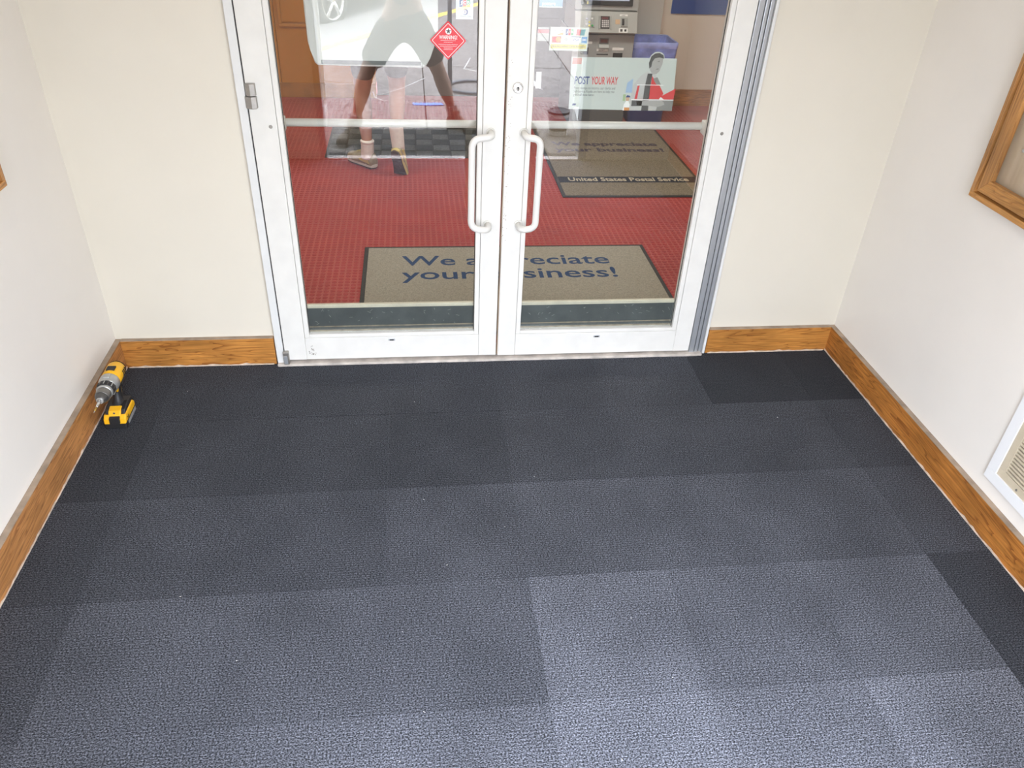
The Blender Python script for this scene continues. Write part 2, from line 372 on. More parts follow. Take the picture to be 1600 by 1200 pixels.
# the two leaves
def leaf(name, x0, x1, g0, g1, hinge_left, dz=0):
    d = struct(name)
    zb, zt = .018+dz, 2.115; gz0, gz1 = .140+dz, 2.03
    Y0, Y1 = 0.0, .045
    obj('stile', B().box((x0, Y0, zb), (g0-.020, Y1, zt), .0025), DOORP, d)
    obj('stile', B().box((g1+.020, Y0, zb), (x1, Y1, zt), .0025), DOORP, d)
    obj('bottom_rail', B().box((g0-.0195, Y0+.0006, zb+.001), (g1+.0195, Y1, gz0-.016), .001), DOORP, d)
    obj('top_rail', B().box((g0-.0195, Y0+.0006, gz1+.016), (g1+.0195, Y1, zt), .001), DOORP, d)
    # glazing beads: frame round the pane, recessed a little
    for a, c in (((g0-.019, .0015, gz0-.0155), (g0, .020, gz1+.015)), ((g1, .0015, gz0-.0155), (g1+.019, .020, gz1+.015)),
                 ((g0, .002, gz0-.0155), (g1, .020, gz0)), ((g0, .002, gz1), (g1, .020, gz1+.0155))):
        obj('glazing_bead', B().box(a, c, .002), DOORP, d)
        obj('inner_bead', B().box((a[0], .028, a[2]), (c[0], .044, c[2]), .002), DOORP, d)
    obj('glazing_gasket', B().box((g0-.001, .0196, gz0), (g0+.0025, .0215, gz1)).box((g1-.0025, .0196, gz0), (g1+.001, .0215, gz1)), RUB, d)
    obj('glass_pane', B().box((g0-.004, .0215, gz0-.004), (g1+.004, .0275, gz1+.004)), GLASS, d)
    # dark kick panel with its pale cap rail behind the foot of the pane
    obj('kick_panel', B().box((g0+.001, .030, gz0-.002), (g1-.001, .036, .250+dz)), KICK, d)
    obj('kick_panel_cap', B().box((g0+.001, .029, .250+dz), (g1-.001, .044, .266+dz), .002), BEIGE, d)
    obj('kick_panel_ledge', B().box((g0+.001, .0285, .160+dz), (g1-.001, .0315, .165+dz)).box((g0+.001, .0285, gz0-.002), (g1-.001, .0335, .147+dz)), mat('grimy_ledge', (.30, .25, .18), .7, noise=(40, .3)), d)
    # push bar on the lobby side
    pb = obj('push_bar', B().tube([(g0-.025, .10, .99), (g1+.025, .10, .99)], .0145, 16), DOORP, d)
    for xx in (g0-.018, g1+.018): obj('bar_bracket', B().box((xx-.014, .044, .965), (xx+.014, .104, 1.015), .004), DOORP, pb)
    return d
def scuffs(d, x0, x1):
    b = B()
    for k in range(26):
        x = random.uniform(x0, x1); z = random.uniform(.17, .245); a = random.uniform(-1.2, 1.2); l = random.uniform(.003, .016); b.tube([(x, .0298, z), (x+l*math.cos(a), .0298, z+l*math.sin(a))], .0005, 4)
    obj('scuff_marks', b, mat('scuff_pale', (.45, .46, .42), .8), d, kind='stuff')
d1 = leaf('door_1', -.573, .3255, -.463, .229, True)
d2 = leaf('door_2', .3335, 1.2025, .429, 1.108, False, -.003)
obj('edge_strip', B().box((.3300, .006, .02), (.3345, .03, 2.1), .001), mat('worn_brown_edge', (.30, .22, .15), .8, noise=(25, .5, (1, 1, .25))), d2)
def pull(d, xm, xv):
    h = obj('pull_handle', B().tube(fillet([(xm, .0, .990), (xm, -.062, .990), (xv, -.066, .985), (xv-.001, -.066, .640), (xm-.004, -.062, .630), (xm-.004, .0, .630)], .034, 7), .0128, 18), DOORP, d, label='white tubular offset pull handle')
    for z, x in ((.990, xm), (.630, xm-.004)):
        obj('handle_foot', B().lathe([(.0128, .0), (.0165, -.001), (.0165, -.004), (.013, -.006)], (x, 0, z), 1, 20), DOORP, h)
pull(d1, .279, .206); pull(d2, .402, .456)
lk = obj('lock_cylinder', B().lathe([(.0195, .002), (.0195, -.003), (.0175, -.0065), (.0145, -.0075), (.0135, -.0050)], (.372, 0, 1.149), 1, 32), CHROME, d2, label='round metal key lock cylinder')
obj('lock_core', B().lathe([(.0135, -.0045), (.0130, -.0062), (.0125, -.0066)], (.372, 0, 1.149), 1, 28), mat('lock_face', (.62, .60, .56), .35, .6), lk)
obj('keyway', B().box((.3708, -.0085, 1.140), (.3734, -.006, 1.1495)).disc((.372, 1.1505), .0032, -.0085), DARK, lk)
obj('key_plug', B().lathe([(.0068, -.0064), (.0066, -.0078), (.0060, -.0080)], (.372, 0, 1.1465), 1, 20), STEEL, lk)
for d, x, z in ((d1, -.506, 1.003), (d2, 1.162, .992)):
    obj('screw_plug', B().lathe([(.0065, .001), (.0065, -.0012), (.005, -.002)], (x, 0, z), 1, 16), STEEL, d)
for d, x, z in ((d1, -.122, .108), (d2, .770, .102)):
    l = obj('latch_slot', B().box((x-.014, -.0012, z-.005), (x+.014, .002, z+.005), .001), ALU, d)
    obj('latch_slot_hole', B().box((x-.0085, -.0020, z-.0028), (x+.0085, -.001, z+.0028)), DARK, l)
scuffs(d1, -.45, .22); scuffs(d2, .44, 1.10)
hg = obj('top_knuckle', B().prism([(-.576, -.001), (-.570, -.016), (-.556, -.022), (-.541, -.016), (-.539, -.001)], 2, 1.111, 1.152, bev=.002), STEEL, d1)
obj('bottom_knuckle', B().prism([(-.581, -.001), (-.576, -.015), (-.556, -.021), (-.541, -.016), (-.539, -.001)], 2, 1.068, 1.109, bev=.002), STEEL, d1)
obj('bottom_pivot', B().box((-.578, -.020, .006), (-.5545, .0, .068), .003), STEEL, d1)
obj('bottom_pivot_cap', B().box((-.576, -.022, .012), (-.5605, -.0195, .050), .001), ALU, d1)
# dings in the paint, lower left leaf
b = B()
for k in range(16):
    x = random.gauss(-.455, .008); z = random.choice([random.uniform(.058, .088), random.uniform(.04, .056)]); r = random.uniform(.0012, .003)
    b.disc((x, z), r, -.0006+.0000*k, 7)
obj('paint_chips', b, mat('chip_grey', (.25, .22, .19), .8), d1, kind='stuff')
b = B()
for k in range(60):
    x = random.uniform(.345, .36); z = random.uniform(.55, 1.25); b.disc((x-.010+random.gauss(0, .002), z), random.uniform(.0006, .0016), -.0006, 6)
obj('paint_chips', b, mat('chip_brown', (.30, .24, .18), .8), d2, kind='stuff')

# ================================================================ LOBBY
lf = struct('floor'); obj('floor_base', B().box((-3.2, .12, -.05), (4.2, 6.2, -.0018)), REDB, lf)
bm = bmesh.new()
P = .0325; n = 8; rr = .0132
for ix in range(int(3.9/P)):
    for iy in range(int(4.1/P)):
        cx, cy = -1.5+ix*P, .135+iy*P
        if (-.27 < cx < 1.26 and cy < 1.14) or (.96 < cx < 1.95 and 1.92 < cy < 3.35): continue
        lo = [bm.verts.new((cx+rr*1.06*math.cos(math.pi*(2*k+1)/n), cy+rr*math.sin(math.pi*(2*k+1)/n), -.0018)) for k in range(n)]
        hi = [bm.verts.new((cx+rr*.98*math.cos(math.pi*(2*k+1)/n), cy+rr*.92*math.sin(math.pi*(2*k+1)/n), 0.0)) for k in range(n)]
        bm.faces.new(hi)
        for k in range(n): bm.faces.new((lo[k], lo[(k+1) % n], hi[(k+1) % n], hi[k]))
bb = B(); bb.bm.free(); bb.bm = bm; obj('floor_studs', bb, RED, lf, kind='stuff')
def st(name, b, m): o = obj(name, b, m); o['kind'] = 'structure'; return o
st('wall_left', B().box((-3.3, .12, 0), (-3.2, 6.3, 2.85)), LOBW)
st('wall_right', B().box((4.2, .12, 0), (4.3, 6.3, 2.85)), LOBW)
wk = struct('wall_back')
obj('wall_panel', B().box((2.06, 4.15, 0), (4.3, 4.3, 2.85)), LOBW, wk)
st('wall_back', B().box((-3.3, 5.2, 0), (-.3, 5.3, 2.85)), LOBW)
st('wall_back', B().box((-.3165, 4.36, 0), (1.779, 4.46, 2.85)), mat('dim_lobby_grey', (.20, .195, .19), .7))  # added wall; its dark grey paints in the dim depth of the lobby
obj('pilaster', B().box((1.78, 3.96, 0), (2.065, 4.3, 2.85)), mat('grey_pilaster_paint', (.56, .54, .48), .7), wk)
wl = struct('wall_front')
obj('wall_panel', B().box((-3.3, .10, 0), (XW0-.1, .12, 2.85)), LOBW, wl)
obj('wall_panel', B().box((XW1+.1, .10, 0), (4.3, .12, 2.85)), LOBW, wl)
obj('wall_panel', B().box((XW0-.1, .10, 2.62), (XW1+.1, .12, 2.85)), LOBW, wl)
st('ceiling', B().box((-3.3, .10, 2.85), (4.3, 6.3, 2.95)), CEIL)
bb_ = struct('baseboard_back'); obj('board', B().box((2.06, 4.128, 0), (4.2, 4.15, .14), .002), OAKX, bb_)
bb_ = struct('baseboard_back'); obj('board', B().box((1.79, 3.938, 0), (2.085, 3.96, .14), .002), OAKX, bb_)

# service counter
sc_ = thing('service_counter', 'long orange wooden counter behind the left glass door', 'counter', (0, 4.25, 0))
def cabinet(x0, x1):
    c = obj('cabinet_front', B().box((x0+.002, .012, .10), (x1-.002, .6, 1.05), .002), CABIN, sc_)
    obj('raised_panel', B().box((x0+.06, .0, .60), (x1-.06, .012, .98), .004), CABIN, c)
    mo = B()
    for a, b2 in (((x0+.035, -.010, .565), (x1-.035, .012, .590)), ((x0+.035, -.010, .99), (x1-.035, .012, 1.015)), ((x0+.035, -.010, .59), (x0+.06, .012, .99)), ((x1-.06, -.010, .59), (x1-.035, .012, .99))): mo.box(a, b2, .005)
    obj('panel_moulding', mo, CABIN, c)
for k in range(3): cabinet(-2.718+.8*k, -2.718+.8*(k+1))
obj('toe_board', B().box((-2.716, .0, 0), (-.32, .05, .118), .003), mat('worn_laminate', (.40, .17, .035), .5, noise=(6, .25)), sc_)
obj('worktop', B().box((-2.74, -.03, 1.05), (-.318, .62, 1.09), .005), mat('worktop_grey', (.45, .43, .40), .4), sc_)

# ---- floor mats
def flat_mat(name, label, x0, x1, y0, y1, pile, border, grp=None, bw=.022):
    m_ = thing(name, label, 'floor mat', (0, 0, 0), group=grp)
    obj('rubber_border', B().box((x0, y0, 0), (x1, y1, .006), .002), border, m_)
    obj('pile', B().box((x0+bw, y0+bw, .003), (x1-bw, y1-bw, .010), .003), pile, m_)
    return m_
m1 = flat_mat('floor_mat', 'taupe floor mat with navy lettering directly behind the glass doors', -.290, 1.285, .20, 1.158, MATP, RUB)
def fit_text(name, body, parent, x0, x1, ybase, hcap, z, material, bold=0):
    """one object per word, laid flat"""
    me = text_mesh(body, 1, .0004, bold=bold)
    xa = min(v.co.x for v in me.vertices); xb = max(v.co.x for v in me.vertices)
    kx = (x1-x0)/(xb-xa); ky = hcap/.72
    xv = sorted(v.co.x for v in me.vertices)
    # word gaps: spans across which no glyph edge runs, wider than a letter gap
    spans = sorted((min(me.vertices[i].co.x for i in p.vertices), max(me.vertices[i].co.x for i in p.vertices)) for p in me.polygons)
    cuts = []; end = spans[0][1]
    for a, b_ in spans:
        if a-end > .20: cuts.append((a+end)/2)
        end = max(end, b_)
    cuts = [-9]+cuts+[99]
    for q in range(len(cuts)-1):
        bm2 = bmesh.new(); bm2.from_mesh(me)
        bmesh.ops.delete(bm2, geom=[v for v in bm2.verts if not cuts[q] < v.co.x < cuts[q+1]], context='VERTS')
        for v in bm2.verts: v.co.x = (v.co.x-xa)*kx; v.co.y *= ky
        m_ = bpy.data.meshes.new(name); bm2.to_mesh(m_); bm2.free(); m_.materials.append(material); piece(name, m_, parent, (x0, ybase, z))
fit_text('lettering', 'We appreciate', m1, -.087, 1.042, .912, .118, .0102, NAVY, .010)
fit_text('lettering', 'your business!', m1, -.087, 1.052, .752, .118, .0102, NAVY, .010)
m2 = flat_mat('floor_mat', 'brown floor mat with a black lettered band, beyond the taupe one on the right', .945, 1.965, 1.90, 3.40, MATP2, RUB)
obj('lettered_band', B().box((.968, 2.150, .0095), (1.942, 2.262, .0108)), mat('black_band_pile', (.022, .022, .028), .95, noise=(120, .2)), m2)
fit_text('lettering', 'United States Postal Service', m2, 1.035, 1.880, 2.178, .068, .0112, TANP, .02)
fit_text('lettering', 'We appreciate', m2, 1.04, 1.862, 2.945, .085, .0102, NAVY2, .03)
fit_text('lettering', 'your business!', m2, 1.04, 1.882, 2.805, .085, .0102, NAVY2, .03)
m3 = thing('floor_mat', 'black and grey checkered floor mat under the walking person', 'floor mat')
obj('rubber_border', B().box((-.635, 2.665, 0), (.775, 3.47, .006), .002), RUB, m3)
ck = []
for col_, nm in (((.055, .058, .055), 'a'), ((.13, .135, .13), 'b')):
    b = B().box((-.058, -.0585, 0), (.058, .0585, .003), .001, seg=1)
    nrib = 9
    for k in range(nrib):
        x = -.052+k*.104/(nrib-1)
        if nm == 'a': b.box((x-.004, -.055, .003), (x+.004, .055, .006))
        else: b.box((-.055, x-.004, .003), (.055, x+.004, .006))
    o = obj('rib_square', b, mat('mat_square_'+nm, col_, .9, noise=(80, .25)), m3, (0, 0, .004)); ck.append(o)
tmp = []
for i in range(11):
    for j in range(6):
        x = -.635+.075+i*.126; y = 2.665+.075+j*.131; k = (i+j) % 2
        if not any(t == k for t in tmp): ck[k].location = (x, y, .004); tmp.append(k)
        else: piece('rib_square', ck[k].data, m3, (x, y, .004))

# ---- postage kiosk
G1 = mat('kiosk_light_grey', (.42, .43, .41), .4); G2 = mat('kiosk_mid_grey', (.36, .37, .36), .45); G3 = mat('kiosk_dark_grey', (.10, .105, .105), .5)
WH = mat('white_print', (.85, .85, .83), .6); BLK = mat('black_print', (.015, .015, .018), .5)
ks = thing('postage_kiosk', 'grey self-service kiosk with screen and keypad behind the right door', 'kiosk')
obj('base', B().box((1.262, 3.50, 0), (1.712, 4.05, .40), .006), G3, ks)
obj('cabinet', B().box((1.235, 3.478, .40), (1.722, 4.05, .700), .006), G2, ks)
obj('shelf_gap', B().box((1.24, 3.474, .700), (1.722, 4.0, .706)), BLK, ks)
con = obj('console', B().prism([(3.475, .706), (3.42, .725), (3.47, .862), (3.52, .875), (3.9, .875), (3.9, .706)], 0, 1.235, 1.722, bev=.005), G1, ks)
hd = obj('screen_head', B().prism([(3.475, .875), (3.50, 1.34), (3.55, 1.40), (3.95, 1.40), (3.95, .875)], 0, 1.232, 1.724, bev=.008), G2, ks)
bz = obj('screen_bezel', B().box((-.20, -.012, -.155), (.20, .004, .155), .006), BLK, ks, (1.475, 3.482, 1.06), (math.radians(-3), 0, 0))
obj('screen', B().box((-.168, -.0145, -.120), (.168, -.0118, .120)), mat_emit('kiosk_screen', (.62, .66, .80), .8), bz)
text('screen_lettering', 'Self-Service', bz, (-.10, -.0150, -.085), .035, mat_emit('screen_red', (.5, .05, .06), .6), UP, sx=.8)
obj('screen_picture', B().box((.03, -.0165, -.105), (.075, -.0144, -.02)), mat_emit('screen_rose', (.45, .12, .12), .6), bz)
obj('screen_picture', B().box((.085, -.0165, -.105), (.160, -.0144, -.02)), mat_emit('screen_dark', (.10, .10, .11), .6), bz)
def on_console(u, v, d=0):   # u across, v up the sloped console face
    t = (v-.725)/(.862-.725); return (u, 3.42+.05*t-d, v)
AC = math.atan2(.05, .137); RC = (-AC, 0, 0)
def cpart(name, u, v, w_, h_, dpt, m, parent=ks, bev=.001):
    return obj(name, B().box((-w_/2, -dpt, -h_/2), (w_/2, .002, h_/2), bev), m, parent, on_console(u, v), RC)
cp = cpart('coin_panel', 1.345, .795, .085, .085, .004, G2)
for k, (dx, dz, c) in enumerate(((-.02, .02, (.5, .5, .6)), (.02, .02, (.8, .8, .8)), (0, -.005, (.7, .6, .05)), (0, -.028, (.8, .7, .1)), (.024, -.028, (.05, .35, .1)), (-.024, -.02, (.6, .6, .6)))):
    obj('indicator_button', B().lathe([(.008, 0), (.008, -.008), (.006, -.010)], (dx, 0, dz), 1, 12), mat('button_%d' % k, c, .4), cp)
kp = cpart('keypad', 1.468, .792, .070, .088, .004, BLK)
obj('keypad_display', B().box((-.028, -.006, .022), (.022, -.003, .038)), mat('keypad_red', (.12, .02, .03), .3), kp)
for i in range(4):
    for j in range(4):
        obj('key', B().box((-.026+i*.0145, -.0075, -.034+j*.0135), (-.015+i*.0145, -.0035, -.024+j*.0135), .001, seg=1), mat('key_grey', (.62, .60, .60), .5), kp)
for s_ in (-.045, .045): obj('privacy_wing', B().prism([(-.02, -.046), (-.02, .04), (.002, .046), (.002, -.046)], 0, s_-.004, s_+.004, bev=.001), G1, kp)
cr = cpart('card_reader', 1.618, .795, .052, .060, .008, mat('reader_grey', (.30, .31, .29), .4))
obj('reader_slot', B().box((-.020, -.011, -.022), (-.002, -.007, .024), .001), BLK, cr)
cl = cpart('white_label', 1.612, .842, .062, .013, .002, WH); text('lettering', 'CARD', cl, (-.018, -.0026, -.004), .011, BLK, UP)
cpart('white_label', 1.612, .742, .070, .030, .002, WH); cpart('icon', 1.597, .742, .018, .018, .004, BLK); cpart('icon', 1.628, .742, .016, .016, .004, BLK)
cpart('orange_label', 1.566, .798, .036, .034, .002, mat('orange_label', (.62, .42, .25), .6))
def kfront(name, u, z, w_, h_, dpt, m): return obj(name, B().box((u-w_/2, 3.478-dpt, z-h_/2), (u+w_/2, 3.480, z+h_/2), .001), m, ks)
kfront('small_display', 1.482, .655, .072, .040, .006, G3); kfront('display_window', 1.482, .656, .056, .024, .008, mat('maroon_window', (.12, .03, .03), .25))
obj('display_lip', B().prism([(3.478, .610), (3.452, .610), (3.462, .628), (3.478, .632)], 0, 1.442, 1.522, bev=.002), G1, ks)
lb = kfront('white_label', 1.476, .588, .090, .018, .002, WH); text('lettering', 'RECEIPT', ks, (1.446, 3.4755, .5835), .013, BLK, UP)
kfront('receipt_slot', 1.478, .557, .092, .008, .003, BLK)
kfront('white_label', 1.600, .598, .090, .018, .002, WH); kfront('parcel_slot', 1.602, .545, .076, .050, .003, BLK)
kfront('white_label', 1.345, .640, .090, .018, .002, WH); kfront('change_slot', 1.335, .580, .060, .050, .003, BLK)

# ---- blue bin with liner
BLUE = mat('blue_bin_plastic', (.05, .11, .50), .4); LIN = mat('blue_liner_film', (.22, .28, .68), .25, noise=(12, .3), bump=(18, .6, .02))
bn = thing('rubbish_bin', 'blue square bin with a blue liner folded over its rim, beside the kiosk', 'bin', (1.93, 3.74, 0))
def rect_ring(w_, d_, z, n=6, r=.03):
    pts = []
    for cx, cy, a0 in ((w_-r, d_-r, 0), (-w_+r, d_-r, 90), (-w_+r, -d_+r, 180), (w_-r, -d_+r, 270)):
        for k in range(n+1):
            a = math.radians(a0+90*k/n); pts.append(Vector((cx+r*math.cos(a), cy+r*math.sin(a), z)))
    return pts
obj('bin_body', B().rings([rect_ring(.150, .135, 0), rect_ring(.172, .160, .58), rect_ring(.180, .166, .585), rect_ring(.180, .166, .62), rect_ring(.172, .158, .62), rect_ring(.165, .15, .56), rect_ring(.145, .13, .02)], True), BLUE, bn)
def wavy(ring, amp, f):
    return [p+Vector((p.x, p.y, 0)).normalized()*amp*math.sin(i*f)+Vector((0, 0, amp*math.sin(i*f*1.3+1))) for i, p in enumerate(ring)]
obj('bin_liner', B().rings([wavy(rect_ring(.178, .165, .46), .004, 2.1), wavy(rect_ring(.182, .169, .54), .003, 1.7), rect_ring(.1865, .172, .60), rect_ring(.187, .1725, .625), rect_ring(.170, .156, .628), wavy(rect_ring(.150, .137, .48), .006, 1.9), wavy(rect_ring(.12, .11, .30), .01, 1.3)], False), LIN, bn)

obj('liner_fold', B().rings([rect_ring(.186, .1715, .588), rect_ring(.1885, .174, .600), rect_ring(.1885, .174, .630), rect_ring(.182, .168, .634), rect_ring(.176, .162, .629)], False), mat('liner_fold_highlight', (.34, .40, .80), .25, noise=(14, .25)), bn)  # lighter film colour paints the rim highlight along the fold
# ---- blue notice on lobby wall
nb = obj('notice_board', B().box((2.19, 4.135, .758), (2.95, 4.149, 1.5), .003), mat('blue_notice', (.008, .065, .32), .6), None); tag(nb, 'plain dark blue notice board on the far lobby wall', 'notice board')

# ================================================================ THINGS ON THE GLASS (inside faces)
def flat(name, pts, m, parent=None, y0=.0300, t=.0010, label=None, cat=None):
    o = obj(name, B().prism(pts, 1, y0, y0+t), m, parent)
    if label: tag(o, label, cat)
    return o
def rect(x0, z0, x1, z1): return [(x0, z0), (x1, z0), (x1, z1), (x0, z1)]
YG = .0290
PGR = mat('poster_mint_grey', (.53, .575, .535), .4); RD = mat('print_red', (.62, .03, .035), .5); NV = mat('print_navy', (.03, .05, .20), .5)
GR1 = mat('print_grey_dark', (.06, .06, .06), .5); GR2 = mat('print_grey_mid', (.22, .22, .21), .5); GR3 = mat('print_grey_light', (.50, .50, .48), .5); SK = mat('print_skin_grey', (.38, .37, .35), .5)
po = thing('poster', 'mint grey landscape poster reading POST YOUR WAY stuck to the right door glass', 'poster')
head = [(.945, 1.251), (.905, 1.251), (.902, 1.262), (.893, 1.270), (.880, 1.273), (.866, 1.271), (.855, 1.262), (.849, 1.251)]
obj('sheet', B().prism([(.568, 1.069), (.962, 1.066), (.951, 1.251)] + head[1:] + [(.564, 1.250)], 1, YG+.0008, YG+.0014), PGR, po)
def pr(name, pts, m, k=1): return flat(name, pts, m, po, YG+.0008-.00008*k, .00007)
pr('striped_patch', rect(.568, 1.226, .602, 1.247), mat('print_stripe', (.60, .28, .24), .5))
pr('print_box', [(.850, 1.066), (.842, 1.100), (.962, 1.108), (.961, 1.066)], GR2)
pr('print_triangle', [(.890, 1.107), (.964, 1.147), (.961, 1.107)], RD)
pr('print_triangle', [(.884, 1.107), (.925, 1.107), (.884, 1.133)], WH, 2)
pr('print_jacket', [(.792, 1.066), (.800, 1.155), (.825, 1.190), (.848, 1.205), (.880, 1.195), (.895, 1.150), (.905, 1.110), (.900, 1.066)], GR3, 2)
pr('print_jacket_red', [(.812, 1.107), (.818, 1.155), (.846, 1.158), (.900, 1.158), (.920, 1.128), (.905, 1.108)], RD, 3)
pr('print_shirt', [(.843, 1.066), (.845, 1.150), (.850, 1.198), (.868, 1.198), (.866, 1.150), (.870, 1.066)], GR1, 4)
pr('print_lapel', [(.866, 1.108), (.868, 1.19), (.888, 1.165), (.900, 1.140), (.882, 1.108)], RD, 4)
pr('print_lapel', [(.822, 1.108), (.826, 1.16), (.845, 1.188), (.845, 1.108)], GR3, 4)
pr('print_phone', [(.888, 1.160), (.872, 1.180), (.888, 1.186), (.905, 1.160)], GR2, 5)
pr('print_forearm', [(.825, 1.086), (.822, 1.099), (.870, 1.103), (.905, 1.108), (.925, 1.098), (.930, 1.088), (.905, 1.080), (.870, 1.084)], SK, 5)
pr('print_sleeve', [(.803, 1.082), (.803, 1.103), (.843, 1.101), (.843, 1.083)], GR1, 5)
pr('print_white_line', rect(.800, 1.104, .962, 1.107), WH, 6); pr('print_white_line', rect(.815, 1.157, .915, 1.159), WH, 6)
pr('print_face', [(.868, 1.195), (.856, 1.210), (.853, 1.228), (.856, 1.250), (.872, 1.262), (.888, 1.262), (.900, 1.250), (.900, 1.232), (.896, 1.222), (.893, 1.208), (.883, 1.197)], SK, 5)
pr('print_hair', [(.853, 1.215), (.849, 1.235), (.855, 1.257), (.868, 1.267), (.884, 1.269), (.899, 1.262), (.903, 1.250), (.885, 1.254), (.868, 1.250), (.861, 1.238), (.860, 1.222)], GR1, 6)
pr('print_brow', [(.878, 1.240), (.888, 1.242), (.888, 1.239)], GR1, 6); pr('print_mouth', [(.876, 1.213), (.888, 1.216), (.887, 1.213)], GR1, 6)
pr('print_small_figure', [(.772, 1.066), (.774, 1.088), (.782, 1.100), (.790, 1.100), (.797, 1.088), (.797, 1.066)], WH, 7)
pr('print_small_head', [(.781, 1.100), (.779, 1.112), (.785, 1.118), (.793, 1.114), (.792, 1.101)], mat('print_tan', (.55, .35, .22), .5), 7)
pr('print_small_cap', [(.778, 1.113), (.783, 1.121), (.794, 1.119), (.796, 1.113)], NV, 8)
pr('print_parcel', rect(.777, 1.066, .797, 1.077), mat('print_orange', (.6, .25, .06), .5), 8)
pr('print_green_patch', rect(.768, 1.100, .778, 1.124), mat('print_green', (.35, .48, .25), .5), 6)
pr('print_blue_patch', [(.775, 1.130), (.778, 1.165), (.798, 1.180), (.800, 1.130)], mat('print_pale_blue', (.32, .45, .62), .5), 6)
def fit_up(body, parent, x0, x1, z, hcap, y, m, bold=0, name='lettering'):
    me = text_mesh(body, 1, .00003, bold=bold)
    xa = min(v.co.x for v in me.vertices); xb = max(v.co.x for v in me.vertices); kx = (x1-x0)/(xb-xa); ky = hcap/.72
    for v in me.vertices: v.co.x = (v.co.x-xa)*kx; v.co.y *= ky
    me.materials.clear(); me.materials.append(m); return piece(name, me, parent, (x0, y, z), rot=UP)
YT = YG+.0007
fit_up('POST', po, .582, .636, 1.158, .027, YT, NV, .02); fit_up('YOUR WAY', po, .643, .742, 1.158, .027, YT, RD, .02)
fit_up('From stamps to returns, our clerks and', po, .582, .735, 1.140, .0095, YT, GR1); fit_up('Self-Service Kiosks are here to help you', po, .582, .733, 1.128, .0095, YT, GR1); fit_up('get it all done faster.', po, .582, .660, 1.116, .0095, YT, GR1)
pr('print_emblem', [(.580, 1.082), (.582, 1.089), (.595, 1.089), (.592, 1.082)], NV, 2)

wd = thing('warning_sticker', 'red diamond sticker reading WARNING! on the left door glass', 'sticker')
def diamond(s): 
    pts = []
    for a in (0, 90, 180, 270):
        for da in (-12, -4, 4, 12):
            ang = math.radians(a+da); r = s*(1-.05*(abs(da)/12)**2*0)-s*.04*(0 if abs(da) > 5 else 1)*0
            base = s*.93+s*.02*(1 if abs(da) < 5 else 0)
            # rounded corner: point at distance along a diamond edge
            t = abs(da)/12*.075*s
            px_, pz_ = (s-.045*s*(1-abs(da)/12*0)-t, math.copysign(t, da)) 
            c, s2 = math.cos(math.radians(a)), math.sin(math.radians(a)); pts.append((px_*c-pz_*s2, px_*s2+pz_*c))
    return pts
def dm(name, s, m, k): return obj(name, B().prism(diamond(s), 1, 0, .0004), m, wd, (.125, .0201-.0001*k, 1.297))
RS = mat('sticker_red', (.72, .035, .05), .45)
wd_y = .0195
dm('sticker_sheet', .066, RS, 0); dm('white_border', .059, WH, 4.2); dm('red_field', .0565, RS, 5)
YS = wd_y-.0002
fit_up('WARNING!', wd, .094, .156, 1.3015, .0125, YS, WH, .012)
for k, (hw, z) in enumerate(((.026, 1.297), (.015, 1.2915), (.033, 1.284), (.029, 1.2785), (.015, 1.273), (.016, 1.268))): fit_up('N'*int(hw*700), wd, .125-hw, .125+hw, z-.001, .0028, YS, WH)
obj('emblem_disc', B().disc((.126, 1.327), .0105, YS-.0003), WH, wd)
star = [(.126+(.0095 if k % 2 == 0 else .0038)*math.sin(k*math.pi/5), 1.327+(.0095 if k % 2 == 0 else .0038)*math.cos(k*math.pi/5)) for k in range(10)]
obj('emblem_star', B().prism(star, 1, YS-.0005, YS-.0004), GR1, wd)

cs = thing('card_sticker', 'pale sticker of payment card logos with a yellow band, above the poster', 'sticker')
def cq(name, pts, m, k=1): return flat(name, pts, m, cs, YG+.0008-.0001*k, .00008)
flat('sticker_sheet', rect(.481, 1.270, .617, 1.347), mat('sticker_pale_green', (.60, .65, .56), .45), cs, YG+.0008, .0004)
YL = mat('print_yellow', (.66, .56, .12), .5); PB = mat('print_blue', (.03, .22, .50), .5); PT = mat('print_teal', (.03, .26, .30), .5); PO = mat('print_amber', (.68, .33, .08), .5); PG = mat('print_leaf', (.08, .33, .12), .5)
cq('logo_card', rect(.490, 1.321, .528, 1.341), WH); fit_up('DISCOVER', cs, .492, .526, 1.333, .005, YG+.0006, GR1); cq('logo_sweep', [(.500, 1.322), (.527, 1.322), (.527, 1.329)], PO, 3)
for k, m_ in enumerate((NV, RD, PG)): cq('logo_bar', rect(.536+k*.0095, 1.321, .544+k*.0095, 1.342), m_, 2); fit_up('JCB'[k], cs, .5375+k*.0095, .5425+k*.0095, 1.329, .006, YG+.0005, WH, .008)
cq('logo_card', [(.573, 1.321), (.576, 1.341), (.590, 1.341), (.587, 1.321)], RD, 2); cq('logo_card', [(.587, 1.321), (.590, 1.341), (.606, 1.341), (.603, 1.321)], PT, 2)
cq('logo_card', rect(.489, 1.296, .521, 1.317), mat('print_brick', (.45, .12, .06), .5), 1)
obj('logo_circle', B().disc((.499, 1.3065), .009, YG+.0003), RD, cs); obj('logo_circle', B().disc((.511, 1.3065), .009, YG+.0002), PO, cs)
cq('logo_card', rect(.526, 1.296, .552, 1.317), WH); obj('logo_circle', B().disc((.539, 1.307), .0065, YG+.0003), GR3, cs)
cq('logo_card', rect(.557, 1.297, .590, 1.317), WH); cq('logo_stripe', rect(.557, 1.3145, .590, 1.317), NV, 3); fit_up('VISA', cs, .561, .586, 1.302, .009, YG+.0005, NV, .02)
